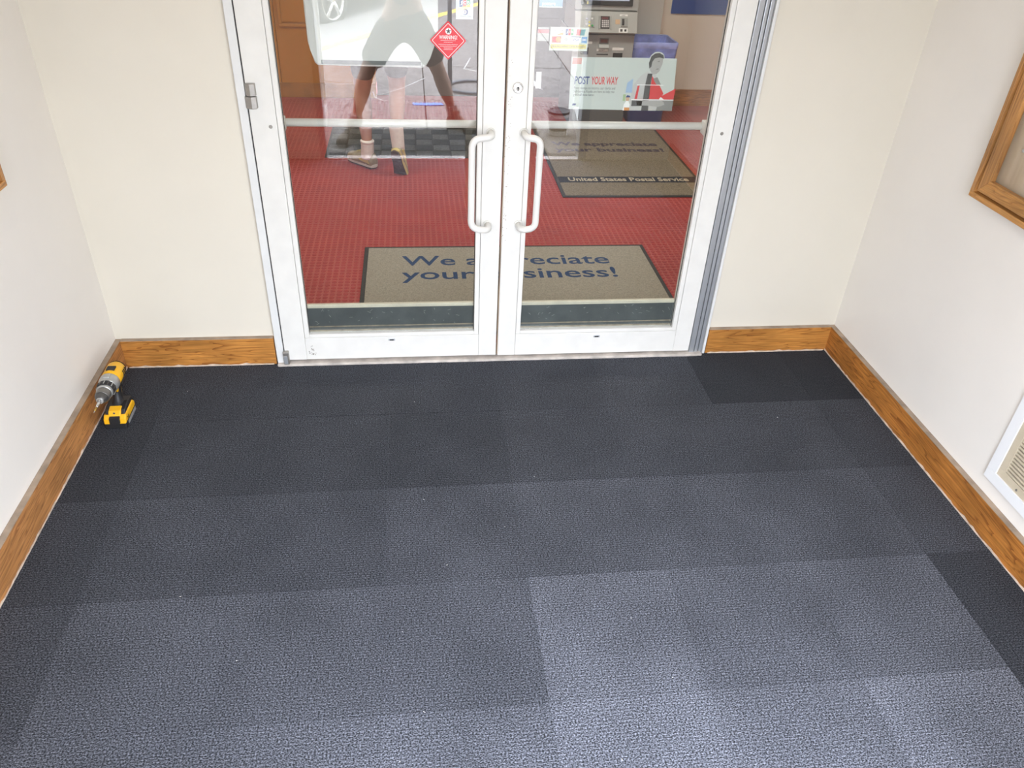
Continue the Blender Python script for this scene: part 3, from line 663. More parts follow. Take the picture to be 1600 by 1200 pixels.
cq('logo_card', rect(.594, 1.296, .614, 1.317), PB, 2); fit_up('AMEX', cs, .596, .612, 1.304, .006, YG+.0004, WH, .02)
cq('yellow_band', rect(.486, 1.277, .613, 1.291), YL); fit_up('Non-Accredited Cards Accepted', cs, .490, .609, 1.2815, .0065, YG+.0006, GR1)

dc = thing('card_sticker', 'small pale sticker with three coloured bars and a ring, above the red diamond', 'sticker')
flat('sticker_sheet', rect(.152, 1.364, .211, 1.520), mat('sticker_pale_blue', (.58, .64, .66), .45), dc, YG+.0008, .0004)
for k, m_ in enumerate((NV, RD, PG)):
    flat('logo_bar', rect(.164+k*.0125, 1.402, .1748+k*.0125, 1.436), m_, dc, YG+.0006, .0001); fit_up('JCB'[k], dc, .1655+k*.0125, .1735+k*.0125, 1.411, .010, YG+.0005, WH, .01)
obj('logo_circle', B().disc((.184, 1.387), .0095, YG+.0004), NV, dc); obj('logo_circle', B().disc((.182, 1.387), .0068, YG+.0002), WH, dc); obj('logo_bar', B().box((.1808, YG, 1.3815), (.1832, YG+.0003, 1.3925)), NV, dc)
fit_up('Diners Club', dc, .166, .204, 1.3715, .005, YG+.0006, GR2)

tp = flat('tape_strip', rect(.440, 1.140, .459, 1.197), WH, None, YG+.0005, .0008, 'short white tape strip on the right door glass beside the lock', 'tape')
bs = thing('notice_sticker', 'blue and white sticker at the top edge of the right door glass', 'sticker')
flat('sticker_sheet', rect(.437, 1.408, .518, 1.53), mat('sticker_sky_blue', (.25, .42, .70), .45), bs, YG+.0008, .0005); fit_up('postage', bs, .447, .493, 1.415, .012, YG+.0005, WH, .02)
flat('white_border', rect(.437, 1.408, .518, 1.411), WH, bs, YG+.0006, .0001)
rs = thing('notice_sticker', 'small red and white striped sticker left of the card logos', 'sticker')
flat('red_stripe', rect(.437, 1.326, .477, 1.338), mat('sticker_pink', (.62, .20, .20), .5), rs, YG+.0006, .0006); flat('grey_stripe', rect(.437, 1.339, .477, 1.345), GR3, rs, YG+.0006, .0006); flat('pale_field', rect(.437, 1.300, .477, 1.3255), mat('sticker_haze', (.5, .5, .47), .5), rs, YG+.0006, .0006)

# white moulded holder hanging behind the left pane
hb = thing('plastic_holder', 'white moulded plastic holder with a grey slot hanging behind the left door glass', 'holder')
prof = [(-.356, 1.62), (-.352, 1.283), (-.346, 1.258), (-.334, 1.214), (-.325, 1.206), (.038, 1.203), (.047, 1.207), (.062, 1.235), (.088, 1.300), (.091, 1.318), (.095, 1.62)]
WPL = mat('white_moulded_plastic', (.62, .62, .595), .35, noise=(4, .04))
obj('holder_body', B().prism(prof, 1, .0295, .075, bev=.006), WPL, hb)
obj('slot_strip', B().box((-.312, .0285, 1.211), (.031, .0300, 1.2245), .001), mat('slot_grey', (.14, .15, .145), .5), hb)

# ================================================================ SIDE WALL FIXTURES
def board(xw, sgn, y1, z0, length, height, label, extra):
    t = thing('display_case', label, 'display case', group='oak display cases')
    d = .050; X0, X1 = xw, xw+sgn*d
    def bx(a, b, m, name, bev=.0015, parent=t, dx0=0, dx1=d):
        xa, xb = sorted((xw+sgn*dx0, xw+sgn*dx1)); return obj(name, B().box((xa, a[0], a[1]), (xb, b[0], b[1]), bev), m, parent)
    y0 = y1-length; z1 = z0+height; w0 = .018; g = .008; w1 = .040
    ext = .006
    bx((y0, z0), (y1, z0+w0), OAKY2, 'case_side'); bx((y0, z1-w0), (y1, z1), OAKY2, 'case_side'); bx((y1-w0, z0+w0), (y1, z1-w0), OAKZ, 'case_side'); bx((y0, z0+w0), (y0+w0, z1-w0), OAKZ, 'case_side')
    i0y, i1y, i0z, i1z = y0+w0+g, y1-w0-g, z0+w0+g, z1-w0-g
    def mitre(name, pts, m):
        xa, xb = sorted((xw+sgn*.03, xw+sgn*(d-.004))); obj(name, B().prism(pts, 0, xa, xb, bev=.0015), m, t)
    mitre('door_rail', [(i0y, i0z), (i1y, i0z), (i1y-w1, i0z+w1), (i0y+w1, i0z+w1)], OAKY2)
    mitre('door_rail', [(i0y, i1z), (i1y, i1z), (i1y-w1, i1z-w1), (i0y+w1, i1z-w1)], OAKY2)
    mitre('door_stile', [(i1y, i0z), (i1y, i1z), (i1y-w1, i1z-w1), (i1y-w1, i0z+w1)], OAKZ)
    mitre('door_stile', [(i0y, i0z), (i0y, i1z), (i0y+w1, i1z-w1), (i0y+w1, i0z+w1)], OAKZ)
    k0, k1, l0, l1 = i0y+w1, i1y-w1, i0z+w1, i1z-w1
    for a, b, m in (((k0, l0), (k1, l0+.006), OAKY2), ((k0, l1-.006), (k1, l1), OAKY2), ((k0, l0+.006), (k0+.006, l1-.006), OAKZ), ((k1-.006, l0+.006), (k1, l1-.006), OAKZ)): bx(a, b, m, 'glass_bead', .001, t, .030, .046)
    bx((y0+w0, z0+w0), (y1-w0, z1-w0), mat('tan_back_board', (.60, .46, .31), .7, noise=(3, .12)), 'back_board', 0, t, .002, .010)
    bx((k0+.002, l0+.002), (k1-.002, l1-.002), mat_glass('case_glass', .04, (.97, .97, .96)), 'case_glass', 0, t, .034, .037)
    if extra:
        s = bx((k1-.40, l0+.115), (k1-.047, l0+.42), mat('navy_card', (.02, .04, .09), .5), 'pinned_card', .002, t, .010, .013)
        o = obj('push_pin', B().lathe([(.006, 0), (.006, .004), (.003, .012)], (0, 0, 0), 0, 12), CHROME, s, (xw+sgn*.017, k1-.052, l0+.121)); 
OAKY2 = mat_oak('oak_case_along_y', 1, (.56, .27, .075), (.36, .15, .035))
board(XW1, -1, -.556, .962, 1.05, .95, 'oak-framed glazed display case on the right wall', True)
board(XW0, 1, -.50, .974, 1.05, .95, 'oak-framed glazed display case on the left wall, barely in view', False)

gr = thing('wall_heater_grille', 'cream louvred grille in a white surround, low on the right wall', 'grille')
gy, gz = -1.083, .186; GB = mat('cream_grille_metal', (.58, .50, .37), .45, noise=(20, .05)); WS = mat('white_surround', (.84, .84, .84), .4)
L_, H_ = .62, .56; wS = .040
def gx(a, b, x0, x1, m, name, par=gr, bev=.001): return obj(name, B().box((x0, a[0], a[1]), (x1, b[0], b[1]), bev), m, par)
xf = XW1
gx((gy-L_, gz), (gy, gz+wS), xf-.016, xf, WS, 'surround_side'); gx((gy-L_, gz+H_-wS), (gy, gz+H_), xf-.016, xf, WS, 'surround_side')
gx((gy-wS, gz+wS), (gy, gz+H_-wS), xf-.016, xf, WS, 'surround_side'); gx((gy-L_, gz+wS), (gy-L_+wS, gz+H_-wS), xf-.016, xf, WS, 'surround_side')
a0, a1, c0, c1 = gy-L_+wS, gy-wS, gz+wS, gz+H_-wS; fb = .028
gx((a0, c0), (a1, c0+fb), xf-.012, xf, GB, 'grille_frame'); gx((a0, c1-fb), (a1, c1), xf-.012, xf, GB, 'grille_frame')
gx((a1-fb, c0+fb), (a1, c1-fb), xf-.012, xf, GB, 'grille_frame'); gx((a0, c0+fb), (a0+fb, c1-fb), xf-.012, xf, GB, 'grille_frame')
gx((a0+fb, c0+fb), (a1-fb, c1-fb), xf-.0022, xf-.0005, mat('grille_dark', (.10, .07, .05), .8), 'grille_back', bev=0)
n = 34; h0 = c0+fb; sp = (c1-c0-2*fb)/n
me = None
for k in range(n):
    if me is None:
        o = obj('louvre', B().box((-.0115, a0+fb, -.0034), (-.0030, a1-fb, .0034), .001, seg=1), GB, gr, (xf, 0, h0+sp*(k+.5))); me = o.data
    else: piece('louvre', me, gr, (xf, 0, h0+sp*(k+.5)))
obj('grille_screw', B().lathe([(.0045, 0), (.004, -.002)], (0, 0, 0), 0, 12), STEEL, gr, (xf-.012, a1-.095, c0+.012))

# ================================================================ DRILL
YE = mat('drill_yellow', (.85, .44, .01), .4); BK = mat('drill_black', (.014, .014, .015), .5); SG = mat('drill_silver', (.46, .46, .44), .32, .6); DG = mat('drill_dark_metal', (.10, .095, .09), .35, .5)
dr = thing('cordless_drill', 'yellow and black cordless drill standing on its battery in the left corner', 'drill', (-1.142, -.365, .0), (0, 0, math.radians(-90+1)))
# local x = forward (chuck), z = up
HZ = .172
def dl(name, prof, m, par=dr, seg=26, label=None): 
    o = obj(name, B().lathe([(r, x) for x, r in prof], (0, 0, HZ), 0, seg), m, par); 
    if label: o['label'] = label
    return o
mo_ = dl('motor_housing', [(-.104, .022), (-.102, .029), (-.092, .033), (-.03, .034), (-.012, .0325)], YE)
for zz in (-.086, -.074, -.062):
    obj('vent_slot', B().box((zz-.003, -.0345, HZ-.012), (zz+.003, .0345, HZ+.012), .001), BK, mo_)
obj('rear_cap', B().lathe([(.0315, -.1015), (.028, -.108), (.018, -.112)], (0, 0, HZ), 0, 24), BK, mo_)
obj('top_badge', B().box((-.062, -.015, HZ+.028), (-.034, .015, HZ+.0355), .002), BK, mo_)
obj('side_grip', B().prism([(-.085, HZ-.034), (-.03, HZ-.034), (-.02, HZ-.020), (-.06, HZ-.014), (-.09, HZ-.02)], 1, -.033, .033, bev=.003), BK, mo_)
dl('gear_case', [(-.016, .033), (-.010, .0355), (.010, .0350), (.022, .031), (.026, .028)], SG)
obj('gear_case_boss', B().box((-.008, -.012, HZ+.025), (.018, .012, HZ+.038), .004), SG, dr)
cl_ = dl('clutch_ring', [(.024, .0285), (.028, .031), (.048, .0305), (.051, .028)], BK)
for k in range(14):
    a = 2*math.pi*k/14; obj('clutch_rib', B().box((.028, -.0016, .0295), (.048, .0016, .0325), .0005, seg=1), SG if k % 3 == 0 else DG, cl_, (0, 0, HZ), (a, 0, 0))
dl('chuck_collar', [(.050, .0265), (.053, .0285), (.060, .0285), (.063, .0255)], SG)
dl('chuck_sleeve', [(.062, .0245), (.066, .0255), (.090, .0245), (.092, .0235)], mat('chuck_grey', (.20, .19, .175), .3, .6))
dl('chuck_nose', [(.091, .0235), (.098, .0215), (.110, .0150), (.112, .0125)], DG)
dl('chuck_jaw_ring', [(.111, .0130), (.115, .0125), (.116, .0100), (.113, .0070)], SG)
for k in range(3):
    a = 2*math.pi*k/3; obj('chuck_jaw', B().prism([(.108, .0015), (.120, .0015), (.119, .006), (.108, .0085)], 1, -.0022, .0022), CHROME, dr, (0, 0, HZ), (a, 0, 0))
bt_ = dl('bit_holder', [(.112, .0055), (.140, .0055), (.142, .0045), (.150, .0045), (.152, .003)], CHROME, seg=8)
dl('driver_bit', [(.150, .0028), (.166, .0026), (.167, .0032), (.172, .0032)], mat('brass_bit', (.75, .50, .12), .3, .8), seg=8)
dl('bit_tip', [(.171, .0022), (.176, .0016), (.184, .0006)], CHROME, seg=8)
# handle: lofted oval from the motor down to the battery foot
def oval(cx, cz, rx, ry, n=18): return [Vector((cx+rx*math.cos(2*math.pi*k/n), ry*math.sin(2*math.pi*k/n), cz)) for k in range(n)]
obj('grip', B().rings([oval(-.050, .150, .022, .017), oval(-.047, .130, .021, .0165), oval(-.040, .105, .020, .016), oval(-.034, .085, .0205, .017), oval(-.026, .070, .026, .021), oval(-.018, .060, .036, .030)]), BK, dr)
obj('grip_yellow_front', B().prism([(-.040, .146), (-.006, .146), (-.012, .128), (-.022, .116), (-.030, .122)], 1, -.014, .014, bev=.003), YE, dr)
obj('grip_yellow_stripe', B().prism([(-.074, .150), (-.066, .150), (-.048, .080), (-.054, .078)], 1, -.011, .011, bev=.002), YE, dr)
tr = obj('trigger', B().prism([(-.024, .138), (-.016, .130), (-.020, .114), (-.028, .112)], 1, -.008, .008, bev=.002), BK, dr)
obj('foot_housing', B().prism([(-.070, .050), (-.068, .066), (-.030, .072), (.020, .066), (.034, .050)], 1, -.036, .036, bev=.004), BK, dr)
obj('foot_yellow_pad', B().prism([(.004, .050), (.004, .0705), (.028, .0655), (.042, .050)], 1, -.022, .022, bev=.003), YE, dr)
obj('foot_lamp', B().lathe([(.004, .0), (.004, .002)], (.036, 0, .060), 0, 12), CHROME, dr)
bat = obj('battery', B().prism([(-.072, .0), (.050, .0), (.056, .006), (.054, .022), (-.074, .022), (-.076, .008)], 1, -.0385, .0385, bev=.004), BK, dr)
yb = obj('battery_shell', B().prism([(-.070, .022), (.052, .022), (.049, .040), (.036, .052), (-.060, .052), (-.072, .040)], 1, -.0400, .0400, bev=.005), YE, dr)
obj('release_button', B().prism([(.040, .024), (.0565, .024), (.0535, .046), (.040, .050)], 1, -.019, .019, bev=.003), BK, dr)
obj('battery_side_panel', B().box((-.062, -.0415, .006), (.030, -.0390, .020), .001).box((-.062, .0390, .006), (.030, .0415, .020), .001), mat('battery_grey', (.25, .25, .25), .5), bat)
# side emblem of the battery (yellow strip with dark marks)
text('battery_lettering', '20V', yb, (.030, .0402, .029), .013, BK, (math.pi/2, 0, math.pi), depth=.0003, bold=.0003)

# ================================================================ OUTSIDE (seen reflected in the glass)
CON = mat('pink_grey_concrete', (.215, .193, .176), .9, noise=(42, .55), bump=(60, .3, .003))
sw = struct('sidewalk')
obj('slab_bed', B().box((-7, -12, -.30), (8, YO-.15, -.06)), mat('bed_grey', (.2, .19, .18), .9), sw)
def curb_y(x): return -6.45-(x+.78)*1.64
jx = [-4.4, -2.9, -1.4, .10, 1.60, 3.10]; jy = [-2.752, -4.05, -5.5, -6.95, -8.4, -9.85]
for i in range(len(jx)-1):
    for j in range(len(jy)-1):
        x0, x1, y1, y0 = jx[i]+.005, jx[i+1]-.005, jy[j]-.005, jy[j+1]+.005
        poly = [(x0, y0), (x1, y0), (x1, y1), (x0, y1)]
        # clip against the slanting curb line
        out = []
        for k in range(4):
            p, q = poly[k], poly[(k+1) % 4]; fp = p[1]-curb_y(p[0])-.03; fq = q[1]-curb_y(q[0])-.03
            if fp >= 0: out.append(p)
            if (fp >= 0) != (fq >= 0):
                t = fp/(fp-fq); out.append((p[0]+(q[0]-p[0])*t, p[1]+(q[1]-p[1])*t))
        if len(out) < 3: continue
        b = B().prism(out, 2, -.06, -.012+random.uniform(-.002, .001), bev=.003); obj('sidewalk_slab', b, CON, sw)
cu = struct('curb')
def band(x0, x1, o0, o1): return [(x0, curb_y(x0)+o0), (x1, curb_y(x1)+o0), (x1, curb_y(x1)+o1), (x0, curb_y(x0)+o1)]
for k in range(4):
    xa = -4.2+k*1.9; obj('curb_stone', B().prism(band(xa+.003, xa+1.897, -.20, .03), 2, -.2, -.010, bev=.008), mat('yellow_curb_paint', (.80, .58, .10), .7, noise=(20, .15)), cu)
rd = obj('road', B().prism([(-9, -20), (10, -20), (10, curb_y(10)-.2), (-9, curb_y(-9)-.2)], 2, -.2, -.14), mat('asphalt', (.16, .16, .165), .9, noise=(60, .3))); rd['kind'] = 'structure'
# pale smears and cracks on the paving
b = B(); b.prism([(1.02, -5.6), (1.16, -5.2), (1.22, -4.6), (1.10, -4.9), (.98, -5.4)], 2, -.0125, -.0105); tb = obj('paving_smear', b, mat('smear_pale', (.70, .66, .62), .9, noise=(50, .2)), sw)
b = B(); pts = [(-.33, -4.32), (-.1, -4.6), (.12, -5.0)]
b.tube([(x, y, -.0105) for x, y in pts], .004, 5); b.tube([(-.36, -4.45, -.0105), (-.34, -4.28, -.0105), (-.24, -4.12, -.0105)], .006, 5)
b.tube([(.62, -5.9, -.0105), (.52, -5.4, -.0105), (.64, -5.3, -.0105), (.9, -5.35, -.0105)], .006, 5)
obj('paving_crack', b, mat('chalk_white', (.8, .78, .74), .9), sw)
om = thing('floor_mat', 'plain black doormat on the sidewalk outside, seen only reflected in the glass', 'floor mat'); obj('rubber_border', B().box((-.44, -3.33, -.0125), (.985, -2.76, -.006), .002), RUB, om); obj('pile', B().box((-.41, -3.30, -.0115), (.955, -2.79, -.001), .003), mat('charcoal_pile', (.03, .03, .032), .95, noise=(90, .3)), om)

# outer doorway: frame, sill, two open leaves
t5 = struct('trim_5')
obj('jamb', B().box((-.66, YO-.11, 0), (-.615, YO+.006, 2.3), .003), ALU, t5); obj('jamb', B().box((1.18, YO-.11, 0), (1.24, YO+.006, 2.3), .003), ALU, t5)
obj('header', B().box((-.615, YO-.08, 2.13), (1.18, YO-.02, 2.17), .003), ALU, t5)
obj('transom_pane', B().box((-.615, YO-.053, 2.17), (1.18, YO-.047, 2.3)), GLASS, t5)
obj('sill_strip', B().box((-.615, YO-.055, -.004), (1.18, YO+.012, .006), .003), mat('bright_sill', (.70, .62, .58), .45, .2), t5)
def open_leaf(name, hx, ang):
    d = struct(name, (hx, YO-.135, 0)); d.rotation_euler = (0, 0, ang)
    W = .86
    for a, c in ((0, .07), (W-.07, W)): obj('stile', B().box((a, -.022, .015), (c, .022, 2.12), .003), DOORP, d)
    obj('bottom_rail', B().box((.07, -.022, .015), (W-.07, .022, .13), .002), DOORP, d); obj('top_rail', B().box((.07, -.022, 2.04), (W-.07, .022, 2.12), .002), DOORP, d)
    obj('glass_pane', B().box((.068, -.003, .128), (W-.068, .003, 2.042)), GLASS, d)
    obj('pull_handle', B().tube(fillet([(W-.035, .02, 1.28), (W-.035, .08, 1.28), (W-.035, .08, .98), (W-.035, .02, .98)], .03), .012, 12), DOORP, d)
open_leaf('door_3', -.665, math.radians(-93)); open_leaf('door_4', 1.245, math.radians(-84))

# bucket
bu = thing('bucket', 'small white tub with a black lid and dark label, reflected in the right pane', 'bucket', (1.135, -3.25, -.011))
obj('tub', B().lathe([(.070, 0), (.074, .004), (.083, .160), (.087, .162), (.087, .172), (.083, .174)]), mat('tub_white', (.85, .85, .83), .4), bu)
obj('lid', B().lathe([(.0885, .168), (.0890, .182), (.084, .186), (.078, .180), (.02, .180), (.018, .184), (.0, .184)][:6]+[(.018, .184)]), BK, bu)
obj('label_band', B().rings([[Vector(((.0775+.0065*(z-.04)/.10)*math.cos(a), (.0775+.0065*(z-.04)/.10)*math.sin(a), z)) for a in [math.radians(20+14*k) for k in range(11)]] + [Vector(((.075+.0065*(z-.04)/.10)*math.cos(a), (.075+.0065*(z-.04)/.10)*math.sin(a), z)) for a in [math.radians(20+14*k) for k in range(10, -1, -1)]] for z in (.04, .14)]), mat('tub_label', (.10, .12, .15), .5), bu)
# ring based stand
rg = thing('sign_stand', 'grey pole stand on an open ring base, reflected in the left pane', 'stand', (.555, -4.63, -.010))
obj('ring_base', B().tube([(.23*math.cos(math.radians(a)), .23*math.sin(math.radians(a)), .014) for a in range(0, 361, 10)], .014, 10), mat('stand_grey', (.13, .14, .16), .5), rg)
obj('pole', B().tube([(-.21, -.06, .01), (-.21, -.06, 1.35)], .021, 14), MATS['stand_grey'], rg)
obj('cross_bar', B().box((-.55, -.075, 1.30), (.35, -.045, 1.36), .004), MATS['stand_grey'], rg)
# scrap of blue packaging
bp_ = obj('blue_scrap', B().prism([(-.13, -.03), (.12, -.045), (.14, .02), (.02, .035), (-.12, .03)], 2, 0, .006, bev=.002), mat('scrap_blue', (.05, .25, .75), .4), None, (.12, -4.06, -.011)); tag(bp_, 'scrap of blue plastic lying on the sidewalk, reflected in the left pane', 'litter')

# parked car
CARP = mat('car_silver', (.55, .56, .57), .25, .6); TY = mat('tyre_rubber', (.02, .02, .02), .8); GLD = mat('car_window', (.02, .025, .03), .08)
car = thing('car', 'silver parked car at the yellow curb, its wheel reflected in the left pane', 'car', (-.95, -8.05, -.14), (0, 0, math.atan2(-1.64, 1)+0))
side = [(-.95, .32), (-.90, .55), (-.80, .78), (.15, .92), (.75, 1.38), (1.95, 1.42), (2.75, 1.05), (3.15, .98), (3.28, .60), (3.22, .32)]
def arch(cx): return [(cx+.37*math.cos(math.radians(a)), .30+.37*math.sin(math.radians(a))) for a in range(0, 181, 20)]
low = [(3.22, .28)] + [p for p in arch(2.55)] + [p for p in arch(0.0)] + [(-.95, .28)]
obj('car_body', B().prism(side[:]+low, 1, -.0-1.72, -.02, bev=.03), CARP, car)
for yy in (-1.725, -.018): obj('side_window', B().prism([(.45, .97), (.85, 1.30), (1.88, 1.33), (2.45, 1.03)], 1, yy-.004, yy+.004), GLD, car)
obj('windscreen', B().prism([(.22, .955), (.74, 1.355), (.76, 1.345), (.26, .94)], 1, -1.60, -.14), GLD, car)
for cx in (0.0, 2.55):
    for yy, sg in ((-.03, 1), (-1.71, -1)):
        wh = obj('wheel', B().lathe([(.20, -.19*sg), (.31, -.19*sg), (.325, -.17*sg), (.325, -.01*sg), (.31, .01*sg), (.235, .012*sg), (.225, -.02*sg)], (cx, yy, .325), 1, 36), TY, car)
        obj('rim', B().lathe([(.232, .008*sg), (.222, .012*sg), (.205, -.015*sg), (.205, -.06*sg)], (cx, yy, .325), 1, 36, close=False).lathe([(.05, -.03*sg), (.05, .008*sg), (.035, .014*sg)], (cx, yy, .325), 1, 16), CHROME, wh)
        sp_ = B()
        for k in range(5):
            a = 2*math.pi*k/5+.3; c, s_ = math.cos(a), math.sin(a); sp_.tube([(cx+.03*c, yy+.0*sg, .325+.03*s_), (cx+.215*c, yy-.005*sg, .325+.215*s_)], [.030, .022], 8)
        obj('spokes', sp_, CHROME, wh)

# ================================================================ PEOPLE
def skin_mesh(name, verts, edges, material, parent, sub=1):
    """verts: (x,y,z,r) per joint, edges between joints; grows one continuous surface"""
    me = bpy.data.meshes.new(name); me.from_pydata([v[:3] for v in verts], edges, []); o = bpy.data.objects.new(name, me); COL.objects.link(o)
    o.modifiers.new('skin', 'SKIN'); s = o.modifiers.new('sub', 'SUBSURF'); s.levels = sub+1; s.render_levels = sub+1
    if not me.skin_vertices: 
        bpy.context.view_layer.objects.active = o; o.select_set(True); bpy.ops.mesh.customdata_skin_add() if hasattr(bpy.ops.mesh, 'customdata_skin_add') else None
    for i, v in enumerate(verts):
        me.skin_vertices[0].data[i].radius = (v[3], v[3]) if not isinstance(v[3], tuple) else v[3]
    me.skin_vertices[0].data[0].use_root = True
    bpy.context.view_layer.update(); dg = bpy.context.evaluated_depsgraph_get()
    m2_ = bpy.data.meshes.new_from_object(o.evaluated_get(dg)); m2_.materials.clear(); m2_.materials.append(material)
    for p in m2_.polygons: p.use_smooth = True
    bpy.data.objects.remove(o); m2_.name = name
    r = bpy.data.objects.new(name, m2_); COL.objects.link(r); r.parent = parent; return r
def lerp(a, b, t): return tuple(a[i]*(1-t)+b[i]*t for i in range(3))
def shoe(parent, heel, yaw, pitch, L, upper, mid, sole, trim, high=.075, roll=0):
    e = obj('shoe', B().rings([[Vector((x, wy*math.cos(a)*(1 if abs(math.cos(a)) > 0 else 1)+off, .028+h*max(0, math.sin(a))**.8 if math.sin(a) > 0 else .022)) for a in [2*math.pi*k/20 for k in range(20)]]
        for x, wy, h, off in ((.004, .012, .035, 0), (.012, .030, .065, 0), (.04, .036, high, 0), (.09, .036, high, .001), (.13, .038, .066, .003), (.18, .044, .048, .005), (.22, .044, .036, .005), (.25, .036, .028, .003), (.268, .015, .014, 0))]), upper, parent)
    s = L/.272; e.scale = (s, s, s); e.location = heel; e.rotation_euler = (roll, pitch, yaw)
    out = [(0, .008), (.012, .028), (.05, .037), (.10, .035), (.15, .041), (.20, .050), (.24, .044), (.268, .020), (.274, 0), (.268, -.020), (.24, -.038), (.20, -.044), (.15, -.038), (.10, -.033), (.05, -.036), (.012, -.028), (0, -.008)]
    obj('midsole', B().prism(out, 2, .006, .028, bev=.004), mid, e)
    ob = obj('outsole', B().prism([(x*.97+.004, y*.95) for x, y in out], 2, -.002, .007, bev=.002), sole, e)
    tb_ = B()
    for k in range(8): tb_.box((.02+k*.031, -.028, -.005), (.036+k*.031, .028, -.001), .001, seg=1)
    obj('tread', tb_, sole, e)
    lc = B()
    for k in range(4): lc.tube([(.115+k*.022, -.018, .094-k*.008), (.122+k*.022, 0, .100-k*.009), (.115+k*.022, .022, .094-k*.008)], .0028, 6)
    obj('laces', lc, trim, e)
    obj('side_trim', B().prism([(.02, .034), (.10, .036), (.16, .044), (.10, .052), (.03, .056)], 1, .0335, .039, bev=.001).prism([(.02, .034), (.10, .036), (.16, .044), (.10, .052), (.03, .056)], 1, -.039, -.0335, bev=.001), trim, e)
    return e
def person(label, J, skinm, shirtm, shortm, hairm, calf=.052, short_to=.86, hem_r=.092):
    t = thing('person', label, 'person', (J['pel'][0], J['pel'][1], 0)); off = Vector((-J['pel'][0], -J['pel'][1], 0))
    V = []; E = []
    def add(p, r, prev=None):
        V.append((p[0]+off.x, p[1]+off.y, p[2], r)); 
        if prev is not None: E.append((prev, len(V)-1))
        return len(V)-1
    pel = add(J['pel'], (.14, .11)); sp1 = add(lerp(J['pel'], J['chest'], .5), (.13, .10), pel); ch = add(J['chest'], (.15, .115), sp1)
    nb = add(lerp(J['chest'], J['head'], .42), .075, ch); nk = add(lerp(J['chest'], J['head'], .62), .055, nb); jaw = add(lerp(J['chest'], J['head'], .82), .068, nk)
    hdv = add(J['head'], .088, jaw); cr_ = add((J['head'][0], J['head'][1], J['head'][2]+.075), .07, hdv)
    for s in 'LR':
        hip = add(J['hip'+s], .088, pel); th = add(lerp(J['hip'+s], J['kn'+s], .45), .080, hip); kn = add(J['kn'+s], .056, th)
        cf = add(lerp(J['kn'+s], J['an'+s], .32), calf+.008, kn); an0 = add(lerp(J['kn'+s], J['an'+s], .78), .036, cf); an = add(J['an'+s], .036, an0)
        ft = add(lerp(J['an'+s], J['toe'+s], .35), .026, an)
        sh = add(J['sh'+s], .062, ch); el = add(J['el'+s], .042, sh); fa = add(lerp(J['el'+s], J['wr'+s], .4), .040, el); wr = add(J['wr'+s], .027, fa)
        d = (Vector(J['wr'+s])-Vector(J['el'+s])).normalized(); side = d.cross(Vector((0, 0, 1))).normalized(); upv = side.cross(d).normalized()
        pm = add(Vector(J['wr'+s])+d*.055, (.036, .018), wr)
        for q, (o_, l) in enumerate(((-.030, .066), (-.010, .076), (.010, .072), (.029, .056))):
            k0 = Vector(J['wr'+s])+d*.085+side*o_; a_ = add(k0, .0095, pm); b_ = add(k0+d*l*.5-upv*.012, .0088, a_); add(k0+d*l*.8-upv*.035, .0078, b_)
        a_ = add(Vector(J['wr'+s])+d*.045-side*.040, .011, pm); add(Vector(J['wr'+s])+d*.085-side*.055-upv*.012, .009, a_)
    skin_mesh('body', V, E, skinm, t)
    def gar(name, items, m_):
        v = []; e = []
        for p, r, pv in items:
            v.append((p[0]+off.x, p[1]+off.y, p[2], r)); 
            if pv is not None: e.append((pv, len(v)-1))
        return skin_mesh(name, v, e, m_, t)
    P_ = J['pel']; top = lerp(P_, J['chest'], .35)
    it = [(P_, (.155, .125), None), (top, (.142, .115), 0)]
    for s in 'LR':
        i = len(it); it += [(J['hip'+s], .108, 0), (lerp(J['hip'+s], J['kn'+s], .5), .100, i), (lerp(J['hip'+s], J['kn'+s], short_to), hem_r, i+1)]
    gar('shorts', it, shortm)
    it = [(J['chest'], (.165, .13), None), (lerp(P_, J['chest'], .5), (.148, .118), 0), (lerp(P_, J['chest'], .12), (.15, .12), 1), (lerp(J['chest'], J['head'], .40), .088, 0)]
    for s in 'LR':
        i = len(it); it += [(J['sh'+s], .078, 0), (lerp(J['sh'+s], J['el'+s], .7), .062, i)]
    gar('shirt', it, shirtm)
    H = Vector(J['head'])+off; f = Vector(J['face']).normalized(); sd = f.cross(Vector((0, 0, 1))).normalized(); R_ = .093
    hb_ = B()
    hb_.rings([[H+Vector((0, 0, .02))+Vector((math.cos(a)*R_*1.08*math.sin(ph), math.sin(a)*R_*1.15*math.sin(ph), .10*math.cos(ph)+.03))-f*.014 for a in [2*math.pi*k/20 for k in range(20)]] for ph in (.06, .4, .8, 1.2, 1.5, 1.75)])
    obj('hair', hb_, hairm, t)
    for s in (-1, 1):
        obj('eye', B().lathe([(.001, -.010), (.009, -.005), (.011, 0), (.009, .005), (.001, .010)], (0, 0, 0), 2, 12), mat('eye_white', (.8, .8, .8), .3), t, H+f*.082+sd*s*.032)
        obj('ear', B().lathe([(.004, -.028), (.012, -.018), (.014, 0), (.016, .016), (.006, .028)], (0, 0, 0), 2, 10), skinm, t, H+sd*s*.092-Vector((0, 0, .01)))
    obj('nose', B().tube([H+f*.080+Vector((0, 0, .012)), H+f*.105-Vector((0, 0, .018)), H+f*.088-Vector((0, 0, .026))], [.006, .013, .009], 10), skinm, t)
    obj('mouth', B().tube([H+f*.084-Vector((0, 0, .048))-sd*.022, H+f*.090-Vector((0, 0, .050)), H+f*.084-Vector((0, 0, .048))+sd*.022], .005, 8), mat('lip', (.45, .18, .15), .5), t)
    return t, off
